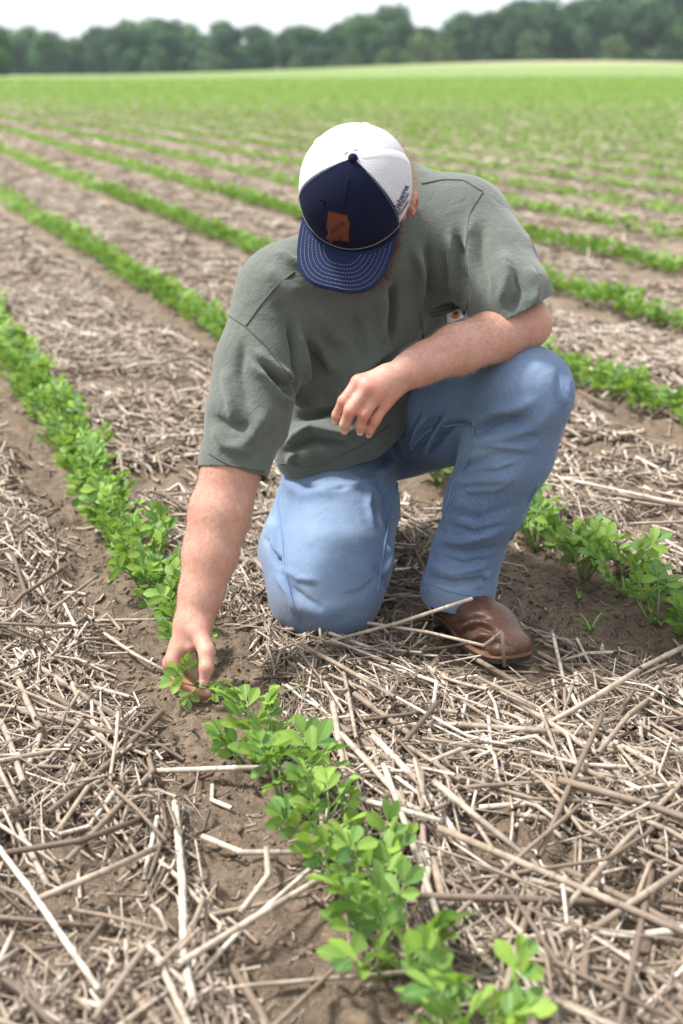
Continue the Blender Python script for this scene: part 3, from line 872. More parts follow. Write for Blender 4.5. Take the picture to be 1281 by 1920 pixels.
# brim
def brim_pt(x, f, lift=0.0):
    u = -.0015 - (x / .087) ** 2 * .030 - max(0, f - .05) * .17 - .004
    return hp(x, f, u + lift)
F0, BL = .046, .124
def brim_out(ph, dl=0.0):
    sx = math.copysign(abs(math.sin(ph)) ** .72, math.sin(ph)); cf = abs(math.cos(ph)) ** .62
    return (.0790 - dl) * sx, F0 + (BL - dl) * cf
Vb = []; nu_, nr_ = 40, 10
for j in range(nr_ + 1):
    for i in range(nu_ + 1):
        ph = (i / nu_ - .5) * math.pi
        xo, fo = brim_out(ph)
        a = (i / nu_ - .5) * 2 * R(72); ri = rimr(a) - .012
        xi, fi = math.sin(a) * ri, math.cos(a) * ri
        s = j / nr_; x, f = xi + (xo - xi) * s, fi + (fo - fi) * s
        Vb.append(brim_pt(x, f))
Fb = [[j * (nu_ + 1) + i, j * (nu_ + 1) + i + 1, (j + 1) * (nu_ + 1) + i + 1, (j + 1) * (nu_ + 1) + i] for j in range(nr_) for i in range(nu_)]
brim = person_part("brim", Vb, Fb, [M_navyb], None, cap)
sb = brim.modifiers.new("thickness", 'SOLIDIFY'); sb.thickness = .0035; sb.offset = 0
for k in range(7):
    dl = .0055 + .0062 * k
    path = []
    for ph in np.linspace(-.5 * math.pi, .5 * math.pi, 90):
        x, f = brim_out(ph, dl)
        a = math.atan2(x, f)
        if math.hypot(x, f) > rimr(a) + .003: path.append(brim_pt(x, f, .0022))
    dashes(path, "stitching", brim)
dashes([dome(a, .012, .0026) for a in np.linspace(-FA, FA, 40)], "rim_stitching", front, .0007, .004, .001)
# patch in the outline of a state, with a peanut burnt into it
po = [(617, 398), (632, 401), (651, 405), (652, 412), (655, 419), (653, 436), (653, 452), (640, 451), (626, 450), (623, 455), (619, 455), (616, 449), (612, 447), (613, 425), (615, 410)]
def raised(outline, tree, name, mat, parent, lift, sub=5):
    pts = []; c = np.mean(outline, axis=0); n = len(outline); F = []
    rings = [c + (np.array(outline) - c) * (k / sub) for k in range(sub, 0, -1)] + [np.array([c])]
    for k, rg in enumerate(rings):
        for q in rg:
            r = Vector(ray(*q)).normalized(); hit, nm_, _, _ = tree.ray_cast(Vector((0, 0, CAMH)), r)
            if hit is None: return None
            pts.append(np.array(hit) - np.array(r) * lift)
    low = [p_ + (np.array(p_) - np.array([0, 0, CAMH])) / np.linalg.norm(np.array(p_) - np.array([0, 0, CAMH])) * (lift + .0005) for p_ in pts[:n]]
    for k in range(sub - 1):
        for i in range(n): F.append([k * n + i, (k + 1) * n + i, (k + 1) * n + (i + 1) % n, k * n + (i + 1) % n])
    b = (sub - 1) * n
    for i in range(n): F.append([b + i, sub * n, b + (i + 1) % n])
    pts += low; q0 = sub * n + 1
    for i in range(n): F.append([i, (i + 1) % n, q0 + (i + 1) % n, q0 + i])
    return person_part(name, pts, F, [mat], None, parent, False)
ctr_ = np.mean(po, axis=0)
raised([tuple(ctr_ + (np.array(q) - ctr_) * 1.09) for q in po], tree_f, "patch_edge", M_patchd, front, .0022)
raised(po, tree_f, "patch", M_patch, front, .0034)
pn = []
for a in np.linspace(0, 2 * math.pi, 25)[:-1]:
    rr = 5.6 * (1 + .22 * math.cos(2 * a)); x, y = 15.5 * math.cos(a), rr * math.sin(a)
    cs, sn = math.cos(-.62), math.sin(-.62)
    pn.append((633 + x * cs - y * sn, 427 + x * sn + y * cs))
raised(pn, tree_f, "peanut_mark", M_patchd, front, .0040)
pn2 = [tuple(np.array([633, 427]) + (np.array(q) - np.array([633, 427])) * .80) for q in pn]
raised(pn2, tree_f, "peanut_fill", simple("patch_inner", (.060, .013, .007), .6, .3, 300), front, .0046)
# lettering on the mesh side
def lettering(text, base, d, size, name, mat, bold=0.0):
    cu_ = bpy.data.curves.new(name, 'FONT'); cu_.body = text; cu_.size = 1.0; cu_.offset = bold
    ob = bpy.data.objects.new(name, cu_); COL.objects.link(ob)
    dg = bpy.context.evaluated_depsgraph_get(); me = bpy.data.meshes.new_from_object(ob.evaluated_get(dg))
    bpy.data.objects.remove(ob)
    d = np.array(d, float); L_ = np.linalg.norm(d); d /= L_; up = np.array([d[1], -d[0]])
    w = max(v.co.x for v in me.vertices); sx = L_ / w
    pts = []
    for v in me.vertices:
        q = np.array(base) + d * v.co.x * sx + up * v.co.y * size
        r = Vector(ray(*q)).normalized(); hit = tree_m.ray_cast(Vector((0, 0, CAMH)), r)[0]
        if hit is None:
            hit = Vector(P(q[0], q[1], 2.33))
        pts.append(np.array(hit) - np.array(r) * .0022)
    F = [list(p.vertices) for p in me.polygons]
    return person_part(name, pts, F, [mat], None, cap, False)
M_ink = simple("navy_thread", (.03, .04, .10), .8, .2, 300)
lettering("Alabama", (743.0, 401.5), (24.5, -52), 13.5, "lettering", M_ink, .02)
lettering("Peanut Producers", (743.5, 408.5), (24.5, -45), 8.0, "lettering", M_ink, .02)
lettering("Association", (750.5, 404.5), (17.5, -27), 7.5, "lettering", M_ink, .02)

# ---- hair, beard, arm hair: thin tapered strands
def hair_mat(name, c0, c1):
    t = NT(name); o = t.obj()
    f = t.noise(260, 3, .6, o)
    t.principled(Base_Color=t.mix(f, c0, c1), Roughness=.45, Specular_IOR_Level=.4)
    return t.m
M_hair = hair_mat("strawberry_hair", (.36, .265, .165), (.62, .50, .35))
M_beard = hair_mat("red_beard", (.060, .025, .013), (.165, .070, .033))
M_fuzz = hair_mat("blond_fuzz", (.26, .15, .085), (.46, .31, .19))
def strands(name, roots, dirs, lens, mat, rad, parent, seed=1, curl=.3, seg=4):
    rg = np.random.default_rng(seed); V = []; F = []
    side_ref = vw
    for p0, d0, L in zip(roots, dirs, lens):
        d = unit(d0); p = np.array(p0) - off_; b = len(V)
        sd = unit(np.cross(d, side_ref)) if abs(d @ side_ref) < .97 else SR
        bend = rg.normal(0, curl, 3)
        for k in range(seg + 1):
            w = rad * (1 - k / seg) ** .6
            if k < seg: V.append(p - sd * w); V.append(p + sd * w)
            else: V.append(p)
            d = unit(d + bend / seg); p = p + d * (L / seg)
        for k in range(seg - 1): F.append([b + 2 * k, b + 2 * k + 1, b + 2 * k + 3, b + 2 * k + 2])
        F.append([b + 2 * seg - 2, b + 2 * seg - 1, b + 2 * seg])
    return add(name, mesh_np(name, np.array(V), F, [mat]), parent)
rg = np.random.default_rng(5)
bV = np.array([v.co for v in body.data.vertices]) + off_
bN = np.array([v.normal for v in body.data.vertices])
hl = (bV - HO) @ HL; hf = (bV - HO) @ HF; hu = (bV - HO) @ HU
headm = (np.abs(hl) < .1) & (hf > -.13) & (hf < .13) & (hu > -.16) & (hu < .1)
cand = np.where(headm & (hu < .012) & (hu > -.085) & (hf < .012 - .35 * (hu + .03).clip(-1, 0)) & (np.abs(hl) < .080) & ~((hf > -.034) & (hu < -.012)))[0]
ix = rg.choice(cand, min(len(cand), 5200), replace=False)
dirs = bN[ix] * (.25 + .45 * (hl[ix] > .02))[:, None] - HU * .85 - HF * .30 + rg.normal(0, .13, (len(ix), 3))
fly = ix[hl[ix] > .02][:70]; dfly = bN[fly] * 1.0 - HU * .3 + SU * .25 + rg.normal(0, .3, (len(fly), 3))
strands("hair", np.concatenate([bV[ix] + bN[ix] * .002, bV[fly]]), np.concatenate([dirs, dfly]), np.concatenate([ rg.uniform(.022, .040, len(ix)), rg.uniform(.020, .036, len(fly))]), M_hair, .0007, body, 2, .45)
jaw = (hu < -.062 - .55 * hf.clip(0, .06)) | ((np.abs(hl) > .048) & (hu < -.040) & (hf > .004) & (hf < .052))
jaw &= ~((np.abs(hl) < .022) & (hf > .080) & (hu > -.094))
cand = np.where(headm & jaw & (hf > .0) & (hu > -.15) & (np.abs(hl) < .0765))[0]
ix = rg.choice(cand, min(len(cand), 9000), replace=False)
ln = .013 + .030 * np.clip((hf[ix] - .02) / .06, 0, 1)
dirs = bN[ix] * .55 - HU * .40 + HF * .35 + rg.normal(0, .2, (len(ix), 3))
strands("beard", bV[ix], dirs, ln * rg.uniform(.7, 1.25, len(ix)), M_beard, .0010, body, 3, .5)
brow = np.where(headm & (np.abs(hu + .034) < .006) & (np.abs(hl) > .012) & (np.abs(hl) < .045) & (hf > .07))[0]
if len(brow):
    ix = rg.choice(brow, min(300, len(brow)), replace=False)
    for sg_ in (-1, 1):
      jx = ix[np.sign(hl[ix]) == sg_]
      if len(jx): strands("eyebrow", bV[jx], bN[jx] * .4 + HL * sg_ * .8, np.full(len(jx), .009), M_beard, .0005, body, 4, .2)
def armcand(a, b, r):
    ba = b - a; h = ((bV - a) @ ba) / (ba @ ba); d = np.linalg.norm(bV - a - h[:, None] * ba, axis=1)
    return np.where((h > -.02) & (h < 1.02) & (d < r))[0]
for a, b, n, sd in ((Rel, Rwr, 7000, 11), (Lel, Lwr, 7000, 12)):
    cand = armcand(a, b, .065); ix = rg.choice(cand, min(n, len(cand)), replace=False)
    dirs = bN[ix] * .45 + unit(b - a) * .6 + rg.normal(0, .3, (len(ix), 3))
    strands("arm_hair", bV[ix], dirs, rg.uniform(.004, .009, len(ix)), M_fuzz, .00016, body, sd, .5, 2)
# eyes
M_eye = simple("eyeball", (.7, .68, .65), .2, .02, 10)
for s in (-1, 1):
    c = hp(s * .032, .078, -.048); Ve = []; n_ = 12
    for j in range(9):
        ph = math.pi * (j / 8 - .5)
        for i in range(n_): Ve.append(c + .0115 * (HL * math.cos(ph) * math.cos(2 * math.pi * i / n_) + HF * math.cos(ph) * math.sin(2 * math.pi * i / n_) + HU * math.sin(ph)))
    person_part("eye", Ve, [[j * n_ + i, j * n_ + (i + 1) % n_, (j + 1) * n_ + (i + 1) % n_, (j + 1) * n_ + i] for j in range(8) for i in range(n_)], [M_eye], None, body)

# ---- boots
def leather_mat():
    t = NT("brown_leather"); o = t.obj()
    f = t.noise(22, 5, .6, o); f2 = t.noise(130, 4, .7, o)
    c = t.mix(t.ramp(f, [(.3, 0.), (.7, 1.)]), (.056, .023, .015), (.122, .052, .030))
    c = t.mix(t.math('MULTIPLY', t.ramp(f2, [(.52, 0.), (.75, 1.)]), .6), c, (.19, .115, .08))
    dz = t.n('MapRange', ins={'Value': t.n('SeparateXYZ', ins={'Vector': o}).outputs['Z'], 'From Min': .03, 'From Max': .085, 'To Min': 1.0, 'To Max': .0}).outputs[0]
    c = t.mix(t.math('MULTIPLY', dz, t.ramp(t.noise(60, 5, .7, o), [(.42, 0.), (.70, .6)])), c, (.20, .15, .11))
    p = t.principled(Base_Color=c, Roughness=.44)
    t.set(p, 'Normal', t.bump(f2, .3, .0015, t.bump(t.noise(45, 5, .6, o, 1.2), .4, .004)))
    return t.m
M_leather = leather_mat()
M_sole = simple("dark_rubber", (.028, .024, .022), .8, .3, 80, .3, 300)
M_welt = simple("tan_welt", (.20, .095, .05), .6, .3, 150, .3, 400)
def boot_fn(p):
    fl_ = (ZU, 1.25, 1.25)
    d = chain(p, [(fp_(.040, 0, .052), .040), (fp_(.13, 0, .040), .036), (fp_(.205, .004, .038), .045), (fp_(.262, .004, .032), .038)], .03, (ZU, 1.1, 1.5))
    d = smin(d, chain(p, [(fp_(.062, 0, .06), .042), (fp_(.070, 0, .10), .046), (fp_(.070, 0, .10) + shind * .15, .050)], .03), .035)
    d = smin(d, sd_cone(p, fp_(.085, 0, .066), fp_(.19, .002, .040), .034, .028), .035)
    d = smin(d, sd_cone(p, fp_(.278, -.014, .030), fp_(.278, .022, .030), .019, .019), .015)
    return np.maximum(d, -(p[:, 2] - (BZ + .011)))
V, F = nets(boot_fn, fp_(.15, 0, .14) - np.array([.22, .22, .135]), fp_(.15, 0, .14) + np.array([.22, .22, .15]), .0036 * RES)
V = relax(V, F, 2, .5)
tb = bvh(V, F); N = vnormals(V, F)
for pix, w, amp in (([(865, 1190), (895, 1172), (930, 1185)], .006, -.006), ([(900, 1215), (930, 1205), (965, 1215)], .006, -.003), ([(835, 1150), (860, 1190), (880, 1235)], .005, -.003), ([(850, 1172), (885, 1158), (915, 1160)], .006, -.005), ([(870, 1205), (905, 1190), (945, 1200)], .007, .005), ([(860, 1180), (890, 1165), (925, 1172)], .006, .004), ([(800, 1130), (830, 1150), (860, 1150)], .008, -.004)):
    V = fold(V, N, tb, pix, w * .8, amp * 1.6)
V = V[:]; boot = person_part("boot", V, F, [M_leather])
def outline(gr):
    o_ = []
    for a in np.linspace(0, 2 * math.pi, 65)[:-1]:
        x = .15 - math.cos(a) * .152
        hw = .036 + .016 * max(0, min(1, (x - .10) / .11)) - .006 * math.exp(-((x - .11) / .04) ** 2)
        y = math.copysign(abs(math.sin(a)) ** .55, math.sin(a)) * (hw + gr) + .004 * (x / .3)
        o_.append((x + gr * (-math.cos(a)), y))
    return o_
def slab(name, o_, z0, z1, mat, parent, xmax=None):
    n = len(o_); V = []
    for z, g in ((z0, -.002), (z0 + .002, 0), (z1 - .0015, 0), (z1, -.0015)):
        for (x, y) in o_:
            V.append(fp_(min(x, xmax) if xmax else x, y * (1 + g / .05), z + .010 * max(0, (x - .25) / .05) ** 2 * (0 if xmax else .8)))
    F = [[k * n + i, k * n + (i + 1) % n, (k + 1) * n + (i + 1) % n, (k + 1) * n + i] for k in range(3) for i in range(n)]
    F += [list(range(n))[::-1], [3 * n + i for i in range(n)]]
    return person_part(name, V, F, [mat], None, parent, False)
slab("sole", outline(.003), .002, .011, M_sole, boot)
slab("welt", outline(.004), .0112, .0165, M_welt, boot)
slab("heel", outline(.0), -.016, .0015, M_sole, boot, .078)
# the other boot, toes on the ground behind him (same shapes, turned)
hb = P(592, 985, 2.93); src = Matrix(((fdir[0], fside[0], 0, heel_g[0]), (fdir[1], fside[1], 0, heel_g[1]), (0, 0, 1, BZ), (0, 0, 0, 1)))
ang = R(100); fd2 = np.array([-.10 * math.cos(ang), .99 * math.cos(ang), -math.sin(ang)]); up2 = np.array([.10 * math.sin(ang), -.99 * math.sin(ang), -math.cos(ang)]) ; fd2 = unit(fd2); up2 = unit(up2 - fd2 * (up2 @ fd2)); sd2 = np.cross(up2, fd2)
org2 = np.array([hb[0], 3.09, .285])
dst = Matrix(((fd2[0], sd2[0], up2[0], org2[0]), (fd2[1], sd2[1], up2[1], org2[1]), (fd2[2], sd2[2], up2[2], org2[2]), (0, 0, 0, 1)))
T_ = dst @ src.inverted()
PM = Matrix.Translation(Vector(person.location))
b2 = boot.copy(); COL.objects.link(b2); b2.parent = person
b2.matrix_local = PM.inverted() @ T_ @ PM
for ch in list(boot.children):
    c2 = ch.copy(); COL.objects.link(c2); c2.parent = b2
# ================================================================== peanut plants
def leaf_mat(name, c0, c1, c2, by_object):
    t = NT(name); o = t.obj()
    if by_object: rnd = t.n("ObjectInfo").outputs['Random']
    else: rnd = t.n("Attribute", attribute_name="tint").outputs['Fac']
    c = t.mix(t.ramp(rnd, [(.1, 0.), (.9, 1.)]), c0, c1)
    c = t.mix(t.math('MULTIPLY', t.ramp(t.noise(70, 3, .6, o), [(.4, 0.), (.7, 1.)]), .55), c, c2)
    sp_ = t.ramp(t.noise(330, 4, .8, o), [(.60, 0.), (.72, 1.)])
    c = t.mix(t.math('MULTIPLY', sp_, .5), c, (.30, .27, .08))
    if by_object:
        ax_ = t.math('ABSOLUTE', t.n('SeparateXYZ', ins={'Vector': o}).outputs['X'])
        c = t.mix(t.math('MULTIPLY', t.ramp(t.math('MULTIPLY', ax_, 100.0), [(.04, 1.), (.10, 0.)]), .45), c, (.34, .48, .14))
    p = t.n("BsdfPrincipled"); t.set(p, 'Base Color', c); t.set(p, 'Roughness', .58); t.set(p, 'Specular IOR Level', .35)
    t.set(p, 'Normal', t.bump(t.noise(300, 3, .6, o), .25, .001))
    tr = t.n("BsdfTranslucent"); t.set(tr, 'Color', t.mix(.5, c, (.30, .48, .05)))
    mx = t.n("MixShader", ins={0: .34})
    t.t.links.new(p.outputs[0], mx.inputs[1]); t.t.links.new(tr.outputs[0], mx.inputs[2])
    t.t.links.new(mx.outputs[0], t.out.inputs['Surface'])
    return t.m
M_leaf = leaf_mat("peanut_leaf", (.085, .200, .062), (.270, .415, .060), (.17, .31, .065), True)
M_leafm = leaf_mat("peanut_foliage", (.095, .205, .055), (.235, .370, .060), (.165, .29, .055), False)
M_stem = simple("green_stem", (.17, .27, .07), .6, .3, 60)

def leaflet(L=.034, W=.021, foldz=.16, curl=.1, nl=5, nw=4):
    V = []; F = []
    for i in range(nl + 1):
        s = i / nl
        w = W * .5 * (math.sin(math.pi * min(1, s ** 1.25 * .96 + .02)) ** .62) * (.72 + .42 * s)
        for j in range(nw + 1):
            q = j / nw * 2 - 1
            V.append((w * q, L * s, abs(q) * w * foldz * 2 - curl * L * s * s + .0004 * math.sin(9 * s + 5 * q)))
    for i in range(nl):
        for j in range(nw): F.append([i * (nw + 1) + j, i * (nw + 1) + j + 1, (i + 1) * (nw + 1) + j + 1, (i + 1) * (nw + 1) + j])
    return np.array(V), F
LEAFM = []
for k, (L, W, fo, cu2) in enumerate(((.034, .0215, .14, .08), (.030, .0195, .22, -.05), (.035, .0205, .10, .20), (.026, .0180, .28, .02))):
    v, f = leaflet(L, W, fo, cu2); LEAFM.append(mesh_np("leaf", v, f, [M_leaf]))
def frame(d, n):
    d = unit(d); n = unit(n - d * (n @ d)); x = np.cross(d, n)
    return np.stack([x, d, n], 1)                                   # columns: leaf width, length, up
def plan_plant(rg, size=1.0, nbr=6, lean=None):
    """stems as tubes and leaflets as (position, frame, variant, scale)"""
    stems = []; leaves = []
    for b in range(nbr):
        az = 2 * math.pi * b / nbr + rg.uniform(-.5, .5); el = R(rg.uniform(30, 75)) if b else R(84)
        L = rg.uniform(.045, .085) * size * (1.15 if b == 0 else 1)
        d = np.array([math.cos(az) * math.cos(el), math.sin(az) * math.cos(el), math.sin(el)])
        if lean is not None: d = unit(d + lean * .4)
        p0 = np.array([0, 0, -.004]); p1 = p0 + d * L * .5; p2 = p0 + d * L + np.array([0, 0, .012 * size])
        stems.append(([p0, p1, p2], [.0026 * size, .0023 * size, .0017 * size]))
        for k in range(3 if b else 4):
            s = rg.uniform(.35, 1.0) if k else 1.0
            base = p0 + d * L * s + (np.array([0, 0, .012 * size * s]))
            a2 = az + rg.uniform(-1.1, 1.1); e2 = R(rg.uniform(25, 70))
            pd = np.array([math.cos(a2) * math.cos(e2), math.sin(a2) * math.cos(e2), math.sin(e2)])
            pl = rg.uniform(.022, .044) * size
            mid = base + pd * pl * .55; end = base + pd * pl + np.array([0, 0, .004])
            stems.append(([base, mid, end], [.0013 * size, .0012 * size, .0010 * size]))
            young = k == 0 and rg.random() < .45
            ax = unit(pd * np.array([1, 1, .35]) + np.array([0, 0, rg.uniform(.05, .5)])); up = unit(np.array([0, 0, 1.0]) + rg.normal(0, .28, 3) - ax * .2)
            sd = unit(np.cross(ax, up)); up = np.cross(sd, ax)
            for pair, ang, back in ((0, 26, 0.0), (1, 68, .32)):
                for sg in (-1, 1):
                    a3 = R(ang + rg.uniform(-8, 8)) * sg * (.55 if young else 1)
                    dd = ax * math.cos(a3) + sd * math.sin(a3); nn = up + sd * sg * (.55 if young else -.05) + rg.normal(0, .16, 3)
                    leaves.append((end - pd * pl * back, frame(dd + up * rg.uniform(-.15, .2), nn), int(rg.integers(4)), size * rg.uniform(.78, 1.12) * (.72 if young else 1)))
    return stems, leaves
def stem_mesh(stems, seg=5):
    mb = MB()
    for pts, r in stems:
        v, f = tube(pts, r, seg); mb.addvf(v, f)
    return mesh_np("stem", np.array(mb.v), mb.f, [M_stem])
rgp = np.random.default_rng(42)
NEAR = []
for k in range(7):
    st, lv = plan_plant(rgp, 1.0, 6)
    NEAR.append((stem_mesh(st), lv))
def crown_mesh(lv, name="crown", nl=3, nw=2, scale=1.0):
    v0, f0 = leaflet(.036, .0235, .16, .08, nl, nw); V = []; F = []; T = []
    for (p, fr, var, sc) in lv:
        b = len(V); V.extend(list(v0 @ fr.T * sc * scale + p)); F.extend([[i + b for i in f] for f in f0]); T.extend([rgp.random()] * len(v0))
    me = mesh_np(name, np.array(V), F, [M_leafm])
    me.attributes.new("tint", 'FLOAT', 'POINT').data.foreach_set("value", np.array(T, np.float32))
    return me
MID = []
for k in range(8):
    st, lv = plan_plant(rgp, .86, 7)
    MID.append((stem_mesh(st[:7], 4), crown_mesh(lv)))
GRP = "peanut seedlings growing in rows"
def place_near(x, y, k, rz, sc, label, lean=None):
    o = empty("peanut_plant", (x, y, float(gz(x, y))), rz); o.scale = (sc, sc, sc)
    tag(o, label, "plant", GRP)
    sm, lv = NEAR[k]
    add("stem", sm, o)
    for (p, fr, var, s_) in lv:
        l = bpy.data.objects.new("leaf", LEAFM[var]); COL.objects.link(l); l.parent = o
        m = Matrix([[*fr[i], p[i]] for i in range(3)] + [[0, 0, 0, 1]]); l.matrix_local = m @ Matrix.Scale(s_, 4)
    return o
def place_mid(x, y, k, rz, sc, label):
    o = empty("peanut_plant", (x, y, float(gz(x, y))), rz); o.scale = (sc, sc, sc)
    tag(o, label, "plant", GRP)
    add("stem", MID[k][0], o); add("crown", MID[k][1], o)
    return o
HANDP = P(372, 1290, 2.17); THAND = row_st(HANDP[0], HANDP[1])[1]
def clear_of_man(x, y):
    # knees, boots and lower legs stand here: no plant grows inside them
    for (cx, cy, r) in ((-.03, 2.5, .15), (-.05, 2.75, .14), (-.03, 3.0, .12), (.22, 2.46, .14), (.06, 2.84, .2)):
        if math.hypot(x - cx, y - cy) < r: return False
    return True
jobs = []
for row, t0, t1, sp in ((0, .72, 6.6, .118), (1, 1.45, 9.6, .125), (2, 2.3, 12.0, .13), (3, 3.2, 11.5, .135), (4, 4.6, 9.6, .14)):
    t = t0
    while t < t1:
        t += sp * rgp.uniform(.8, 1.25) * (1.3 if row == 0 and t < 2.0 else 1.0)
        x, y = row_xy(row, t, rgp.normal(0, .012))
        u, v = PX(np.array([x, y, .05]))
        if not (-90 < u < 1371 and v < 2010): continue
        if row == 0 and -.075 < t - THAND < .15: continue
        if not clear_of_man(x, y): continue
        jobs.append((math.hypot(x, y), row, t, x, y))
jobs.sort()
jobs = jobs[:300]
ORD = ("first second third fourth fifth sixth seventh eighth ninth tenth eleventh twelfth thirteenth fourteenth fifteenth sixteenth seventeenth eighteenth nineteenth twentieth").split()
def plant_labels():
    lab = {}
    for row, nm in enumerate(("nearest", "second", "third", "fourth", "fifth")):
        js = [j for j in jobs if j[1] == row]; js.sort(key=lambda j: j[2])
        hx = PX(HANDP)[0]
        near_, mid_, far_ = [], [], []
        for j in js:
            u = PX(np.array([j[3], j[4], .05]))[0]
            if row == 0: (near_ if u > hx + 20 else far_).append(j)
            else: (near_ if u > 950 else (mid_ if u > 430 else far_)).append(j)
        for k, j in enumerate(near_):
            if row == 0: lab[j] = "%s peanut seedling from the bottom edge in the nearest row" % ORD[k]
            elif row < 3 and k < 20: lab[j] = "%s peanut seedling from the right edge in the %s row, right of his knee" % (ORD[k], nm)
            else: lab[j] = "green peanut seedling in the %s row, right of the kneeling man" % nm
        for j in mid_: lab[j] = "peanut seedling in the %s row, right behind the kneeling man" % nm
        for k, j in enumerate(far_):
            if row == 0 and k < 20: lab[j] = "%s peanut seedling beyond the reaching hand in the nearest row" % ORD[k]
            elif row == 1 and k < 20: lab[j] = "%s peanut seedling left of his sleeve in the second row" % ORD[k]
            elif row == 0: lab[j] = "peanut seedling at the far left end of the nearest row"
            else: lab[j] = "green peanut seedling in the %s row, left of his shoulder" % nm
    return lab
PL = plant_labels()
for j in jobs:
    dist, row, t, x, y = j
    sc = rgp.uniform(.86, 1.16) * (.96 if row == 0 and t < 2.05 else 1.0)
    if dist < 4.1 and row < 2:
        place_near(x, y, int(rgp.integers(7)), rgp.uniform(0, 6.28), sc, PL[j])
    else:
        place_mid(x, y, int(rgp.integers(8)), rgp.uniform(0, 6.28), sc * 1.05, PL[j])
done = {}
for dist, row, t, x, y in jobs: done.setdefault(row, []).append(t)
# the sprig pinched in the hand: a long shoot of the plant under it
def held():
    x, y = row_xy(0, 1.0); base = np.array([HANDP[0] + .012, HANDP[1] + .03, 0.0]); base[2] = float(gz(base[0], base[1]))
    o = empty("peanut_plant", tuple(base)); tag(o, "peanut seedling whose leafy shoot is pinched between thumb and fingers", "plant", GRP)
    grip = P(372, 1288, 2.150) - base
    st = [([np.array([0, 0, -.003]), grip * .55 + np.array([.01, .0, .01]), grip], [.0026, .0022, .0018])]
    tips = [((349, 1246, 2.142), (-.12, -.1, 1.0)), ((335, 1262, 2.132), (-.75, -.3, .6)), ((326, 1278, 2.125), (-1, -.15, .05)), ((352, 1308, 2.145), (-.3, -.3, -.8)), ((402, 1296, 2.165), (.8, .1, .25))]
    lv = []
    for (px, d) in tips:
        e = P(*px) - base; d = unit(d)
        st.append(([grip, (grip + e) / 2 + np.array([0, -.004, .003]), e], [.0016, .0013, .0011]))
        up = unit(np.array([0, -.6, .8]) - d * (np.array([0, -.6, .8]) @ d)); sd = np.cross(d, up)
        for pair, ang, back in ((0, 24, 0.0), (1, 62, .009)):
            for sg in (-1, 1):
                a3 = R(ang + rgp.uniform(-8, 8)) * sg
                lv.append((e - d * back, frame(d * math.cos(a3) + sd * math.sin(a3), up + rgp.normal(0, .25, 3)), int(rgp.integers(4)), rgp.uniform(.58, .78)))
    add("stem", stem_mesh(st), o)
    for (p, fr, var, s_) in lv:
        l = bpy.data.objects.new("leaf", LEAFM[var]); COL.objects.link(l); l.parent = o
        l.matrix_local = Matrix([[*fr[i], p[i]] for i in range(3)] + [[0, 0, 0, 1]]) @ Matrix.Scale(s_, 4)
held()

# the rest of the field: rows that run on to the far edge, one mass
def clumps(nvar, nleaf, size, spread, hgt, seed):
    r = np.random.default_rng(seed); out = []
    for _ in range(nvar):
        Q = []
        for _ in range(nleaf):
            c = np.array([r.normal(0, spread), r.normal(0, spread), r.uniform(.15, 1) * hgt])
            a = r.uniform(0, 6.28); d = np.array([math.cos(a), math.sin(a), r.uniform(-.1, .7)]); fr = frame(d, np.array([0, 0, 1.]) + r.normal(0, .45, 3))
            s = size * r.uniform(.7, 1.25)
            for q in ((-.1, 0), (.5, .35), (.1, 1.0), (-.5, .6)): Q.append(c + fr @ np.array([q[0] * s, q[1] * s, .0]))
        out.append(np.array(Q))
    return out
def far_rows(kmin, kmax, tf0, tf1, step, cl, rg):
    V = []; T = []
    for k in range(kmin, kmax):
        ts = np.arange(tf0(k), tf1(k), step)
        if not len(ts): continue
        ts = ts + rg.uniform(-.3, .3, len(ts)) * step
        xy = ROWN[None] * (ROW0 + ROWS * k + rg.normal(0, .02, len(ts)))[:, None] + ROWD[None] * ts[:, None]
        uv = PX(np.stack([xy[:, 0], xy[:, 1], np.full(len(ts), .1)], 1))
        m = (xy[:, 1] > .5) & (uv[:, 0] > -650) & (uv[:, 0] < 1900) & (xy[:, 1] > 1.6) & (xy[:, 1] < 141 + 3 * np.sin(xy[:, 0] * .1))
        xy = xy[m]
        if not len(xy): continue
        z = gz(xy[:, 0], xy[:, 1])
        for i in range(len(xy)):
            c = cl[int(rg.integers(len(cl)))]; a = rg.uniform(0, 6.28); ca, sa = math.cos(a), math.sin(a); s = rg.uniform(.85, 1.2)
            q = c * s; V.append(np.stack([q[:, 0] * ca - q[:, 1] * sa + xy[i, 0], q[:, 0] * sa + q[:, 1] * ca + xy[i, 1], q[:, 2] + z[i]], 1))
            T.append(np.repeat(rg.uniform(.15, 1, len(c) // 4), 4))
    return V, T
rgf = np.random.default_rng(77)
MAXT = {k: max(v) for k, v in done.items()}
V1, T1 = far_rows(-5, 40, lambda k: MAXT.get(k, 0) + .12, lambda k: 34.0, .15, clumps(10, 24, .041, .042, .085, 1), rgf)
V2_, T2_ = far_rows(-16, 70, lambda k: 34.0, lambda k: 75.0, .30, clumps(8, 16, .070, .055, .085, 2), rgf)
V3_, T3_ = far_rows(-40, 130, lambda k: 75.0, lambda k: 175.0, .6, clumps(6, 9, .15, .12, .10, 3), rgf)
VV = np.concatenate(V1 + V2_ + V3_); TT = np.concatenate(T1 + T2_ + T3_)
cr = add("crop_rows", mesh_np("crop_rows", VV, np.arange(len(VV)).reshape(-1, 4), [M_leafm]))
cr.data.attributes.new("tint", 'FLOAT', 'POINT').data.foreach_set("value", TT.astype(np.float32))
tag(cr, "green rows of peanut seedlings running on across the field to its far edge", "crop", kind="stuff")
print("far crop quads", len(VV) // 4, "near plants", len(jobs))
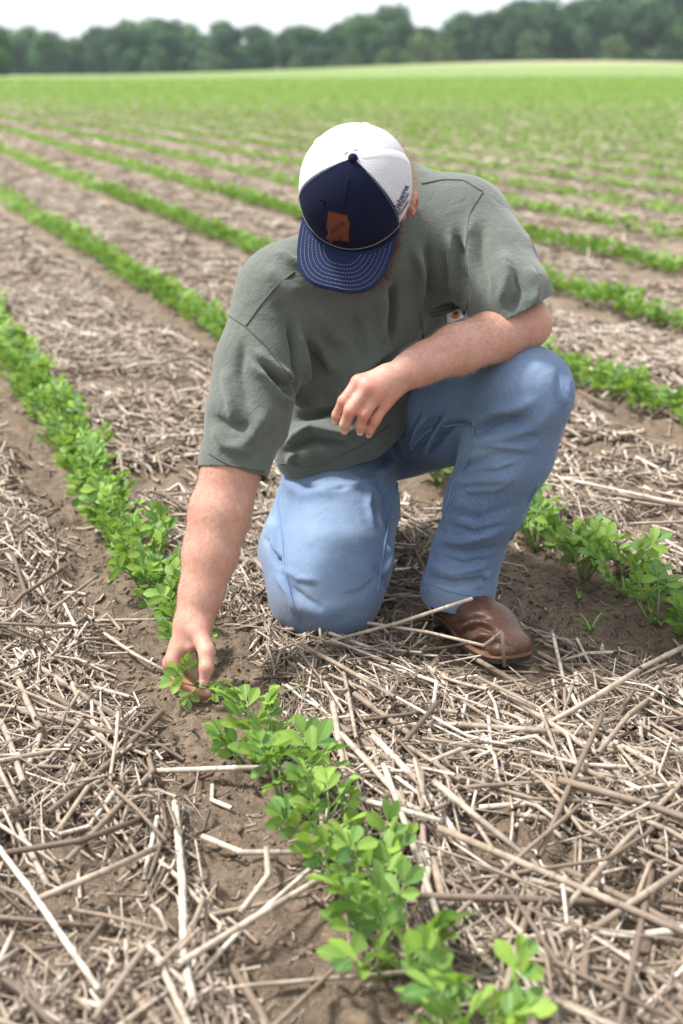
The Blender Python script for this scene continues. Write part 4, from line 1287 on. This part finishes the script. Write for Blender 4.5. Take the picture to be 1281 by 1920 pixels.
# ================================================================== straw
def straw_mat(name, by_object):
    t = NT(name); o = t.obj()
    if by_object:
        rnd = t.n("ObjectInfo").outputs['Random']; along = t.n("SeparateXYZ", ins={'Vector': o}).outputs['X']
    else:
        rnd = t.n("Attribute", attribute_name="tint").outputs['Fac']; along = t.n("Attribute", attribute_name="along").outputs['Fac']
    c = t.ramp(rnd, [(0., (.058, .042, .031)), (.20, (.175, .131, .098)), (.48, (.345, .277, .212)), (.78, (.51, .435, .35)), (1., (.73, .67, .585))])
    f = t.noise(45, 4, .65, o)
    c = t.mix(t.math('MULTIPLY', t.ramp(f, [(.42, 1.), (.62, 0.)]), .5), c, (.16, .115, .085))
    ring = t.math('FRACT', t.math('ADD', t.math('MULTIPLY', along, 11.0), t.math('MULTIPLY', rnd, 7.0)))
    c = t.mix(t.math('MULTIPLY', t.ramp(ring, [(.0, 1.), (.055, 0.)]), .7), c, (.10, .07, .05))
    p = t.principled(Base_Color=c, Roughness=.62, Specular_IOR_Level=.35)
    t.set(p, 'Normal', t.bump(t.noise(240, 3, .6, o), .3, .001))
    return t.m
M_straw, M_strawo = straw_mat("dry_straw", False), straw_mat("dry_stalk", True)
rs = np.random.default_rng(2024)
def straw_field(n, xlo, xhi, ylo, yhi, L0, L1, r0, r1, pile, sides, bias=.45, minc=.06, flatten=1.0, seed=0, straight=False):
    rg = np.random.default_rng(seed)
    x = rg.uniform(xlo, xhi, n * 3); y = rg.uniform(ylo, yhi, n * 3)
    u = PX(np.stack([x, y, np.full_like(x, .02)], 1))
    c = straw_cover(x, y)
    m = (u[:, 0] > -430) & (u[:, 0] < 1711) & (u[:, 1] < 2080) & (rg.random(n * 3) < np.maximum(c, minc))
    hd = heel_g[:2] - toe_g[:2]; th_ = np.clip(((x - toe_g[0]) * hd[0] + (y - toe_g[1]) * hd[1]) / (hd @ hd), 0, 1)
    m &= np.hypot(x - toe_g[0] - th_ * hd[0], y - toe_g[1] - th_ * hd[1]) > .10 + .05 * rg.random(n * 3)       # pressed down under the boot
    x, y, c = x[m][:n], y[m][:n], c[m][:n]; n = len(x)
    L = L0 * (L1 / L0) ** rg.random(n); L *= (.45 + .55 * c)
    r = r0 * (r1 / r0) ** rg.random(n)
    az = np.where(rg.random(n) < bias, math.atan2(ROWD[1], ROWD[0]) + rg.normal(0, .45, n), rg.uniform(0, math.pi, n))
    kink = np.where(rg.random(n) < .35, rg.normal(0, .65, n), rg.normal(0, .10, n))
    dv = np.stack([np.cos(az), np.sin(az)], 1) * (.5 * L)[:, None]
    ce = np.minimum(straw_cover(x + dv[:, 0], y + dv[:, 1]), straw_cover(x - dv[:, 0], y - dv[:, 1]))
    L = L * (.45 + .55 * ce)
    a1, a2 = az - kink / 2, az + kink / 2
    pc = np.stack([x, y], 1)
    p0 = pc - .5 * L[:, None] * np.stack([np.cos(a1), np.sin(a1)], 1); p2 = pc + .5 * L[:, None] * np.stack([np.cos(a2), np.sin(a2)], 1)
    def zz(p, w=1.0):
        cc = straw_cover(p[:, 0], p[:, 1]); return gz(p[:, 0], p[:, 1]) + r + pile * (.15 + .85 * cc) * rg.random(len(p)) ** 1.6 * w
    Pts = np.stack([np.concatenate([q, z[:, None]], 1) for q, z in ((p0, zz(p0)), (pc, zz(pc, .8)), (p2, zz(p2)))], 1)   # n,3,3
    # keep stalks out of the man's boot and knee
    T = np.stack([Pts[:, 1] - Pts[:, 0], Pts[:, 2] - Pts[:, 0], Pts[:, 2] - Pts[:, 1]], 1); T /= np.linalg.norm(T, axis=2)[:, :, None] + 1e-9
    U = np.cross(T, np.array([0, 0, 1.0])); U /= np.linalg.norm(U, axis=2)[:, :, None] + 1e-9
    W = np.cross(U, T)
    ang = 2 * np.pi * np.arange(sides) / sides
    ring = (np.cos(ang)[None, None, :, None] * U[:, :, None, :] + np.sin(ang)[None, None, :, None] * W[:, :, None, :] * flatten)
    V = Pts[:, :, None, :] + ring * r[:, None, None, None]
    K = 3
    if straight: V = V[:, [0, 2]]; K = 2
    V = V.reshape(-1, 3)
    b = np.arange(n)[:, None, None] * (K * sides) + np.arange(K - 1)[None, :, None] * sides
    j = np.arange(sides)[None, None, :]; j2 = (j + 1) % sides
    F = np.stack([b + j, b + j2, b + sides + j2, b + sides + j], -1).reshape(-1, 4)
    tint = np.repeat(np.clip(rg.beta(1.25, 1.25, n), 0, 1), K * sides)
    al = (np.linspace(0, 1, K)[None, :, None] * L[:, None, None] * np.ones(sides)[None, None, :]).reshape(-1)
    return V, F, tint, al
def straw_obj(name, parts, label):
    V = []; F = []; T = []; A = []; b = 0
    for v, f, t, a in parts: V.append(v); F.append(f + b); T.append(t); A.append(a); b += len(v)
    V = np.concatenate(V); F = np.concatenate(F)
    o = add(name, mesh_np(name, V, F, [M_straw]))
    o.data.attributes.new("tint", 'FLOAT', 'POINT').data.foreach_set("value", np.concatenate(T).astype(np.float32))
    o.data.attributes.new("along", 'FLOAT', 'POINT').data.foreach_set("value", np.concatenate(A).astype(np.float32))
    tag(o, label, "straw", kind="stuff")
    print(name, len(F)); return o
parts_ = [straw_field(6900, -1.5, 1.65, 1.0, 3.3, .07, .44, .0010, .0038, .042, 5, .5, .04, 1, 1),
          straw_field(4700, -1.5, 1.65, 1.0, 3.3, .04, .22, .0012, .0034, .036, 4, .3, .06, .22, 8),
          straw_field(27000, -1.5, 1.65, 1.0, 3.3, .03, .18, .0003, .0009, .038, 3, .25, .10, 1, 2),
          straw_field(20000, -1.5, 1.65, 1.0, 3.3, .006, .075, .0003, .0013, .012, 3, .0, .55, .5, 9, True),
          straw_field(17500, -3.0, 3.1, 3.2, 7.0, .05, .32, .0018, .0052, .035, 4, .4, .07, 1, 3),
          straw_field(20000, -6.5, 6.5, 7.0, 16.0, .08, .40, .003, .008, .04, 3, .4, .10, 1, 4, True),
          straw_field(19000, -13.0, 13.0, 16.0, 38.0, .15, .6, .006, .014, .05, 3, .4, .15, 1, 5, True)]
straw_obj("straw_mat", parts_, "matted dry straw and chaff covering the soil between the rows")

# crumbs of soil strewn over the bare strips
def crumbs(n, seed):
    rg = np.random.default_rng(seed); x = rg.uniform(-1.0, 1.15, n * 2); y = rg.uniform(1.05, 3.4, n * 2)
    m = rg.random(n * 2) < 1 - .8 * straw_cover(x, y); x, y = x[m][:n], y[m][:n]; n = len(x)
    r = .0010 * 7.0 ** (rg.random(n) ** 2.2)
    base = np.array([(1, 0, 0), (-1, 0, 0), (0, 1, 0), (0, -1, 0), (0, 0, 1), (0, 0, -1)], float)
    V = base[None] * r[:, None, None] * rg.uniform(.6, 1.3, (n, 6, 1)) + rg.normal(0, .15, (n, 6, 3)) * r[:, None, None]
    V += np.stack([x, y, gz(x, y) + r * .35], 1)[:, None]
    tri = np.array([(0, 2, 4), (2, 1, 4), (1, 3, 4), (3, 0, 4), (2, 0, 5), (1, 2, 5), (3, 1, 5), (0, 3, 5)])
    F = (np.arange(n)[:, None, None] * 6 + tri[None]).reshape(-1, 3)
    o = add("soil_crumbs", mesh_np("soil_crumbs", V.reshape(-1, 3), F, [simple("soil_crumb", (.155, .110, .076), .95, .6, 90)]))
    tag(o, "loose crumbs of sandy soil on the bare strips beside the rows", "soil", kind="stuff")
crumbs(15000, 5)
# single stalks: hollow, jointed, sometimes snapped
def stalk_mesh(pts, r, sides=9):
    """hollow stalk through pts (local), with a swollen joint at every bend"""
    pts = np.array(pts, float); P_ = [pts[0]]; rad = [r]
    for a, b in zip(pts[:-1], pts[1:]):
        L = np.linalg.norm(b - a); m = max(1, int(L / .085))
        for i in range(1, m + 1):
            e = a + (b - a) * i / m; d = unit(b - a)
            if not (i == m and np.allclose(b, pts[-1])):
                P_ += [e - d * .003, e, e + d * .003]; rad += [r * .98, r * 1.22, r * .96]
            else: P_.append(e); rad.append(r * .92)
    v, f = tube(P_, rad, sides, cap=False); n = len(P_); v = list(v); f = list(f)
    for end, sgn in ((0, 1), (n - 1, -1)):                                   # wall thickness and the hollow at both ends
        c = P_[end]; d = unit(P_[min(end + 1, n - 1)] - P_[max(end - 1, 0)]) * sgn
        b = len(v)
        for j in range(sides): v.append(c + (v[end * sides + j] - c) * .68)
        for j in range(sides): v.append(c + (v[end * sides + j] - c) * .6 + d * .006)
        for j in range(sides):
            j2 = (j + 1) % sides; q = [end * sides + j, end * sides + j2, b + j2, b + j]; f.append(q if sgn < 0 else q[::-1])
            q = [b + j, b + j2, b + sides + j2, b + sides + j]; f.append(q if sgn < 0 else q[::-1])
        f.append([b + sides + j for j in range(sides)] if sgn < 0 else [b + sides + j for j in range(sides)][::-1])
    return mesh_np("stalk", np.array(v), f, [M_strawo])
SG = "straw stalks lying loose between the crop rows"
def stalk_px(pix, zs, r, label, group=SG):
    """a stalk through image points lying at the given heights above the soil"""
    W = [G(u, v, z) for (u, v), z in zip(pix, zs)]
    for w, z in zip(W, zs): w[2] = z + float(gz(w[0], w[1]))
    o0 = W[0].copy(); d = unit(W[-1] - W[0]); a = math.atan2(d[1], d[0])
    M_ = Matrix.Translation(Vector(o0)) @ Matrix.Rotation(a, 4, 'Z')
    loc = [np.array(M_.inverted() @ Vector(w)) for w in W]
    o = add("straw_stalk", stalk_mesh(loc, r)); o.matrix_world = M_
    tag(o, label, "straw", group); return o
HAND = [
    ([(190, 1197), (250, 1226), (310, 1262)], (.010, .016, .012), .0034, "pale straw stalk alone on bare soil, its end under the reaching hand's leaves"),
    ([(478, 1057), (525, 1120), (578, 1188)], (.075, .055, .02), .0042, "dark brown stalk leaning against the kneeling knee"),
    ([(84, 1154), (183, 1077)], (.012, .016), .0038, "straight pale stalk lying on bare soil beside the nearest row, left of the forearm"),
    ([(0, 1036), (94, 1127)], (.020, .010), .0042, "greyish stalk pointing onto bare soil at the left edge, crossing two others"),
    ([(24, 1045), (60, 1146)], (.03, .018), .0046, "thick whitish stalk at the left edge under a crossing grey one"),
    ([(0, 1157), (40, 1120), (124, 1066)], (.012, .03, .02), .0044, "bent stalk at the left edge that rises towards the nearest row"),
    ([(34, 1250), (163, 1171)], (.012, .03), .0048, "grey-brown stalk slanting up at left, below the bent pale stalks"),
    ([(0, 1250), (100, 1254), (208, 1257)], (.02, .018, .014), .0036, "thin level stalk reaching in from the left edge at hand height"),
    ([(305, 1352), (200, 1442), (90, 1542)], (.03, .032, .028), .0048, "long tan stalk slanting down left over the mat, below the hand"),
    ([(273, 1399), (286, 1454), (124, 1621)], (.018, .028, .03), .0044, "snapped pale stalk with a sharp elbow, lower left of the hand"),
    ([(329, 1523), (342, 1655), (346, 1817), (367, 1930)], (.02, .03, .03, .025), .0052, "thick pale jointed stalk running down to the bottom edge, left of the row"),
    ([(70, 1262), (150, 1320), (243, 1372)], (.03, .028, .018), .0046, "long whitish stalk ending at the bare strip below the hand"),
    ([(1196, 1270), (1090, 1330), (989, 1384)], (.085, .055, .02), .0046, "brown stalk sticking up to the right, in front of the boot toe"),
    ([(700, 1387), (787, 1494), (903, 1640)], (.03, .03, .022), .0054, "long thick stalk slanting down right across the mat, right of the row"),
    ([(822, 1580), (1000, 1632), (1290, 1762)], (.034, .04, .035), .0050, "longest tan stalk, running to the lower right edge"),
    ([(751, 1540), (802, 1651), (766, 1809)], (.015, .03, .016), .0044, "grey stalk snapped into a wide angle right of the nearest row"),
    ([(812, 1636), (850, 1785)], (.03, .016), .0050, "short straight stalk beside the snapped grey one, right of the row"),
    ([(1118, 1402), (1200, 1412), (1290, 1424)], (.032, .032, .03), .0044, "clean white stalk at the right edge below the boot"),
    ([(380, 1570), (450, 1596), (620, 1600)], (.016, .02, .022), .0042, "brownish stalk lying through the stems of the nearest row"),
    ([(500, 1602), (503, 1642), (450, 1712)], (.025, .03, .016), .0040, "cream stalk with a snapped top beside the lower end of the row"),
    ([(1130, 1350), (1080, 1460), (1010, 1610)], (.045, .045, .03), .0044, "pale slim stalk lying steeply across the mat at lower right"),
    ([(925, 1300), (1085, 1400), (1125, 1430)], (.03, .035, .03), .0050, "pale stalk crossing under the brown raised one at right"),
    ([(880, 1240), (1010, 1310), (1110, 1420)], (.02, .03, .025), .0046, "jointed tan stalk running from the boot toe to lower right"),
    ([(1010, 1230), (1090, 1275), (1180, 1320)], (.015, .025, .02), .0046, "tan stalk stretched out to the right from the boot toe"),
    ([(640, 1410), (760, 1530), (800, 1560)], (.025, .03, .02), .0044, "straight stalk lying between the row and the thick slanting ones"),
    ([(60, 1700), (200, 1640), (300, 1590)], (.03, .035, .03), .0046, "slanting tan stalk above the thick jointed one at lower left"),
    ([(0, 1610), (150, 1585), (300, 1540)], (.03, .036, .03), .0044, "level greyish stalk at the left edge of the lower mat"),
    ([(1098, 462), (1100, 520)], (.16, .0), .0070, "upright white stub standing between far rows right of his shoulder"),
    ([(1085, 738), (1150, 772)], (.03, .015), .0060, "pale stalk lying beyond the knee near the third row"),
]
for pix, zs, r, lab in HAND:
    if pix[0] == (1098, 462):
        b = G(1098, 524, 0); o = add("straw_stalk", stalk_mesh([(0, 0, -.02), (.004, 0, .07), (.012, .01, .145)], .0065)); o.location = (b[0], b[1], float(gz(b[0], b[1]))); tag(o, lab, "straw", SG); continue
    stalk_px(pix, zs, r, lab)
# stalks against the boot: their places follow from the boot in front of which they lie
def stalk_pts(W, r, label):
    W = np.array(W); o0 = W[0].copy()
    o = add("straw_stalk", stalk_mesh(W - o0, r)); o.location = o0; tag(o, label, "straw", SG); return o
stalk_pts([P(585, 1212, 2.36), P(740, 1170, 2.33), P(886, 1122, 2.30)], .0034, "long brown stalk raised across the front of the boot and jeans hem")
stalk_pts([P(690, 1168, 2.36), P(800, 1185, 2.30), P(905, 1210, 2.25), P(941, 1184, 2.235)], .0030, "bent pale stalk crossing low over the boot's toe cap")
stalk_pts([P(942, 1186, 2.23), P(946, 1250, 2.235)], .0032, "short dark stalk standing upright before the boot toe")
# more single stalks, copied from a few shapes
SH = []; KINKED = set()
for k in range(26):
    L = rs.uniform(.13, .46); kk = rs.random() < .35
    a = rs.normal(0, .5) if kk else rs.normal(0, .05)
    p = [(0, 0, 0), (L * rs.uniform(.35, .65), 0, rs.uniform(-.004, .008)), (0, 0, 0)]
    m = np.array(p[1]); p[2] = m + np.array([math.cos(a), math.sin(a), rs.uniform(-.02, .03)]) * (L - p[1][0])
    SH.append((stalk_mesh(p, rs.uniform(.0028, .0056), 7), L))
    if abs(a) > .25: KINKED.add(SH[-1][0])
def stalk_label(x, y, L, me):
    s, t = row_st(x, y); u, v = PX(np.array([x, y, .02]))
    look = ("short" if L < .20 else "long" if L > .36 else "mid-length") + (" snapped" if me in KINKED else " straight")
    if s < ROW0: where = "in the bottom left mat, left of the nearest row" if v > 1480 else ("at the left edge below the hand" if v > 1150 else "at the left edge beside the nearest row")
    elif s < ROW0 + ROWS: where = ("in the bottom right mat" if u > 900 else "close right of the nearest row near the bottom") if v > 1480 else (("in the mat right of the boot" if u > 900 else "in the mat before the kneeling knee") if v > 1150 else ("between his legs and the second row" if u > 430 else "left of his sleeve between the first two rows"))
    else: where = "beyond the second row, right of the knee" if u > 640 else "beyond the second row, left of his shoulder"
    return "%s straw stalk %s" % (look, where)
BOOTC = (heel_g + toe_g) / 2
n_st = 0
while n_st < 268:
    y = 1.15 * (3.6 / 1.15) ** rs.random(); x = rs.uniform(-.32, .32) * y
    if rs.random() > max(.07, float(straw_cover(x, y))) or not clear_of_man(x, y): continue
    if math.hypot(x - toe_g[0], y - toe_g[1]) < .22: continue
    me, L = SH[int(rs.integers(len(SH)))]
    az = math.atan2(-ROWD[1], -ROWD[0]) + rs.normal(0, .5) if rs.random() < .5 else rs.uniform(0, 6.28)
    ex, ey = x + math.cos(az) * L, y + math.sin(az) * L
    if not clear_of_man(ex, ey) or (rs.random() > max(.12, float(straw_cover(ex, ey)))): continue
    c = float(straw_cover(x, y)); z0 = float(gz(x, y)) + .004 + .042 * c * rs.random(); z1 = float(gz(ex, ey)) + .004 + .045 * float(straw_cover(ex, ey)) * rs.random()
    o = add("straw_stalk", me); o.location = (x, y, z0); o.rotation_euler = (rs.uniform(0, 6.28) * 0, -math.atan2(z1 - z0, L), az)
    tag(o, stalk_label(x, y, L, me), "straw", SG); n_st += 1

# clods of soil and small grass weeds
M_clod = simple("soil_clod", (.095, .066, .045), .95, .45, 60, .6, 300, .004)
def clod(u, v, r, label, seed):
    rg = np.random.default_rng(seed); c = G(u, v); c[2] = float(gz(c[0], c[1])) + r * .3
    bm = bmesh.new(); bmesh.ops.create_icosphere(bm, subdivisions=3, radius=1.0)
    ph = rg.uniform(0, 6, 9)
    for vt in bm.verts:
        p = vt.co; k = 1 + .22 * math.sin(3.1 * p.x + ph[0]) * math.sin(2.7 * p.y + ph[1]) + .14 * math.sin(6 * p.z + ph[2]) * math.sin(5.3 * p.x + ph[3]) + .07 * math.sin(13 * p.y + ph[4]) * math.sin(12 * p.z + ph[5])
        vt.co = Vector((p.x * k * r, p.y * k * r * .9, p.z * k * r * .62))
    me = bpy.data.meshes.new("soil_clod"); bm.to_mesh(me); bm.free(); me.materials.append(M_clod)
    me.polygons.foreach_set("use_smooth", np.full(len(me.polygons), True, bool))
    o = add("soil_clod", me); o.location = c; o.rotation_euler = (0, 0, rg.uniform(0, 6)); tag(o, label, "clod", "clods of soil"); return o
for i, (u, v, r, lab) in enumerate(((1152, 828, .034, "largest dark soil clod, beyond the boot beside the second row's straw"), (1118, 1248, .030, "dark soil clod right of the boot toe"), (16, 1218, .034, "dark soil clod at the left edge under crossing stalks"), (258, 1418, .020, "dark clod beside the snapped elbow stalk below the hand"),
                                    (308, 1418, .018, "small crumbly clod right of the snapped elbow stalk"), (1196, 835, .018, "small clod next to the largest one behind the knee"), (1040, 480, .04, "dark clod among the rows right of his shoulder"), (345, 440, .05, "dark soil lump between rows left of his shoulder"))):
    clod(u, v, r, lab, 50 + i)
M_grass = simple("weed_grass", (.16, .30, .05), .6, .3, 60)
def weed(u, v, n, h, label, seed):
    rg = np.random.default_rng(seed); c = G(u, v); c[2] = float(gz(c[0], c[1]))
    o = empty("grass_weed", tuple(c)); tag(o, label, "weed", "small grass weeds")
    for i in range(n):
        a = rg.uniform(0, 6.28); L = h * rg.uniform(.6, 1.2); V = []; F = []
        sd = np.array([-math.sin(a), math.cos(a), 0])
        for k in range(6):
            s = k / 5; p = np.array([math.cos(a), math.sin(a), 0]) * L * .75 * s ** 1.5 + np.array([0, 0, L * (s - .45 * s * s)])
            w = .0026 * (1 - s) ** .7 + .0002; V += [p - sd * w, p + np.array([0, 0, -.0008]), p + sd * w]
        for k in range(5):
            for j in range(2): F.append([k * 3 + j, k * 3 + j + 1, k * 3 + j + 4, k * 3 + j + 3])
        add("blade", mesh_np("blade", np.array(V), F, [M_grass]), o)
weed(1108, 1192, 7, .055, "small bright grass weed right of the boot", 1)
weed(1085, 1130, 4, .05, "thin pale grass weed between boot and second row", 2)
weed(1270, 1195, 5, .03, "tiny grass weed at the right edge below the second row", 3)
weed(528, 1330, 3, .06, "single slender grass weed beside the nearest row below the hand", 4)
weed(170, 615, 5, .06, "small weed in the straw left of his shoulder", 5)
# ================================================================== trees along the far edge
def tree_leaf_mat(name, c0, c1):
    t = NT(name)
    rnd = t.n("Attribute", attribute_name="tint").outputs['Fac']; ob = t.n("ObjectInfo").outputs['Random']
    c = t.mix(rnd, c0, c1)
    c = t.mix(t.math('MULTIPLY', ob, .7), c, (.045, .095, .040))
    p = t.n("BsdfPrincipled"); t.set(p, 'Base Color', c); t.set(p, 'Roughness', .6)
    tr = t.n("BsdfTranslucent"); t.set(tr, 'Color', c)
    mx = t.n("MixShader", ins={0: .25}); t.t.links.new(p.outputs[0], mx.inputs[1]); t.t.links.new(tr.outputs[0], mx.inputs[2]); t.t.links.new(mx.outputs[0], t.out.inputs['Surface'])
    return t.m
M_tree = tree_leaf_mat("tree_leaves", (.014, .052, .018), (.120, .260, .058))
M_shrub = tree_leaf_mat("shrub_leaves", (.060, .110, .022), (.150, .215, .050))
M_bark = simple("bark", (.085, .068, .05), .9, .4, 3, .5, 12, .03)
def make_tree(seed, H, Wd, mat, nleaf=7200, base=.04):
    rg = np.random.default_rng(seed)
    mb = MB(); th = H * .55
    tr = [np.array([rg.normal(0, .015) * H * k / 4, rg.normal(0, .015) * H * k / 4, th * k / 4]) for k in range(5)]
    v, f = tube(tr, [H * .020, H * .016, H * .013, H * .010, H * .006], 8); mb.addvf(v, f)
    lobes = []
    for k in range(24):
        a = rg.uniform(0, 6.28); zf = rg.uniform(base + .06, .88) if k > 4 else rg.uniform(.02, .2); wid = Wd * (.55 * max(.75 * (zf < .25), math.sin(math.pi * min(1, zf * .85 + .12)) ** .7))
        rr = wid * rg.uniform(.25, .85); c = np.array([math.cos(a) * rr, math.sin(a) * rr, zf * H]); s = Wd * rg.uniform(.17, .29)
        lobes.append((c, np.array([s, s, s * rg.uniform(.65, .95)])))
        st = tr[min(4, 1 + int(zf * 3.5))]; v, f = tube([st, (st + c) / 2 + np.array([0, 0, .02 * H]), c], [H * .007, H * .004, H * .002], 5); mb.addvf(v, f)
    lobes.append((np.array([0, 0, H * .82]), np.array([Wd * .26, Wd * .26, H * .17])))
    tk = mesh_np("trunk", np.array(mb.v), mb.f, [M_bark])
    per = nleaf // len(lobes); V = []; T = []
    for c, s in lobes:
        lt = rg.uniform(.05, .85)
        d = rg.normal(0, 1, (per, 3)); d /= np.linalg.norm(d, axis=1)[:, None]
        rad = rg.uniform(.35, 1.0, per) ** .5 * (1 + .25 * np.sin(d[:, 0] * 5 + seed) * np.sin(d[:, 2] * 6))
        p = c + d * s * rad[:, None]
        n = d + rg.normal(0, .7, (per, 3)); n /= np.linalg.norm(n, axis=1)[:, None]
        u = np.cross(n, rg.normal(0, 1, (per, 3))); u /= np.linalg.norm(u, axis=1)[:, None] + 1e-9; w = np.cross(n, u)
        sz = (Wd * .030 * rg.uniform(.7, 1.5, per))[:, None]
        V.append(np.stack([p - u * sz, p - w * sz * .7, p + u * sz, p + w * sz * .7], 1).reshape(-1, 3))
        T.append(np.repeat(np.clip(lt + rg.normal(0, .18, per), 0, 1), 4))
    V = np.concatenate(V)
    me = mesh_np("crown", V, np.arange(len(V)).reshape(-1, 4), [mat]); me.attributes.new("tint", 'FLOAT', 'POINT').data.foreach_set("value", np.concatenate(T).astype(np.float32))
    return tk, me
TREES = [make_tree(s, 14.0, 11.0, M_tree) for s in range(6)]
SHRUBS = [make_tree(20 + s, 5.0, 6.0, M_shrub, 1600, .0) for s in range(3)]
rt = np.random.default_rng(31)
TG = "trees along the far edge of the field"
def put_tree(proto, u, y, sc, label, cat="tree", name="tree", zs=1.0):
    x = (u - 640.5) / FPX * (y * CP + CAMH * SP)
    o = empty(name, (x, y, float(far_z(np.array(x), np.array(y))) - .1), rt.uniform(0, 6.28)); o.scale = (sc, sc, sc * zs)
    tag(o, label, cat, TG); add("trunk", proto[0], o); add("crown", proto[1], o); return o
def top_px(u):
    # height of the wood in the photograph (pixels above the horizon, which lies at 130)
    return float(np.interp(u, [-300, 0, 40, 70, 130, 190, 230, 300, 340, 420, 520, 600, 680, 740, 800, 840, 900, 960, 1000, 1060, 1120, 1200, 1281, 1600], [82, 78, 66, 80, 62, 74, 92, 96, 76, 84, 82, 78, 102, 108, 82, 92, 100, 116, 124, 118, 138, 144, 142, 130]))
for layer, (y0, du) in enumerate(((388, 50), (412, 56), (440, 60))):
    u = -640 + 17 * layer
    while u < 1920:
        uu = u + rt.uniform(-14, 14); y = y0 + rt.uniform(-8, 8)
        x = (uu - 640.5) / FPX * y; zb = float(far_z(np.array(x), np.array(y)))
        Ht = CAMH + (top_px(uu) * rt.uniform(.86, 1.06) / 2795.0) * y - zb
        Ht *= (.93, 1.0, 1.02)[layer]
        p = TREES[int(rt.integers(6))]
        put_tree(p, uu, y, Ht / 14.0, "%s of the far wood, %s" % (("green front tree", "green tree in the middle", "rear green tree")[layer], "beyond the left edge" if uu < 0 else "at the far left" if uu < 210 else "above the left-hand rows" if uu < 430 else "upper left of the cap" if uu < 600 else "straight above the cap" if uu < 740 else "above his left shoulder" if uu < 900 else "where the wood rises on the right" if uu < 1090 else "among the tallest upper right" if uu < 1281 else "beyond the right edge"))
        u += du * rt.uniform(.8, 1.2)
for (u, y, h, lab) in ((398, 372, 5.2, "pale green shrub before the dark wood, upper left of his cap"), (280, 374, 4.0, "low yellow-green bush at the wood's foot, left of the pale shrub"), (782, 366, 7.0, "light green shrub in front of the wood, right above his cap"), (722, 370, 4.2, "low light bush left of the light green shrub above his cap"), (830, 372, 6.2, "light green sapling between the light shrub and the tall trees"), (655, 372, 5.0, "yellow-green bush at the wood's foot straight above his cap"),
                      (1000, 372, 7.5, "bright bush halfway along the tall right-hand wood"), (1150, 374, 7.0, "green bush at the foot of the tallest trees, upper right"), (560, 376, 4.0, "small bush at the wood's foot, upper left of his cap's peak")):
    put_tree(SHRUBS[int(rt.integers(3))], u, y, h / 5.0, lab, "bush", "bush")
o = put_tree(TREES[2], -12, 250, 8.3 / 14.0, "nearer grey-green tree cut by the left edge of the photo", zs=1.0)
o.scale = (.60, .60, .60)

# ================================================================== haze
def haze_box(lo, hi, density):
    V = [(x, y, z) for x in (lo[0], hi[0]) for y in (lo[1], hi[1]) for z in (lo[2], hi[2])]
    Fh = [[0, 1, 3, 2], [4, 6, 7, 5], [0, 4, 5, 1], [2, 3, 7, 6], [0, 2, 6, 4], [1, 5, 7, 3]]
    t = NT("haze_air")
    pv = t.n("VolumePrincipled"); pv.inputs['Color'].default_value = (.72, .86, 1.0, 1); pv.inputs['Density'].default_value = density; pv.inputs['Anisotropy'].default_value = .2
    t.t.links.new(pv.outputs[0], t.out.inputs['Volume'])
    o = add("haze", mesh_np("haze", V, Fh, [t.m], False)); tag(o, "thin bluish summer haze over the field", "haze", kind="stuff"); return o
haze_box((-640, -80, -2.2), (640, 780, 36), .00019)
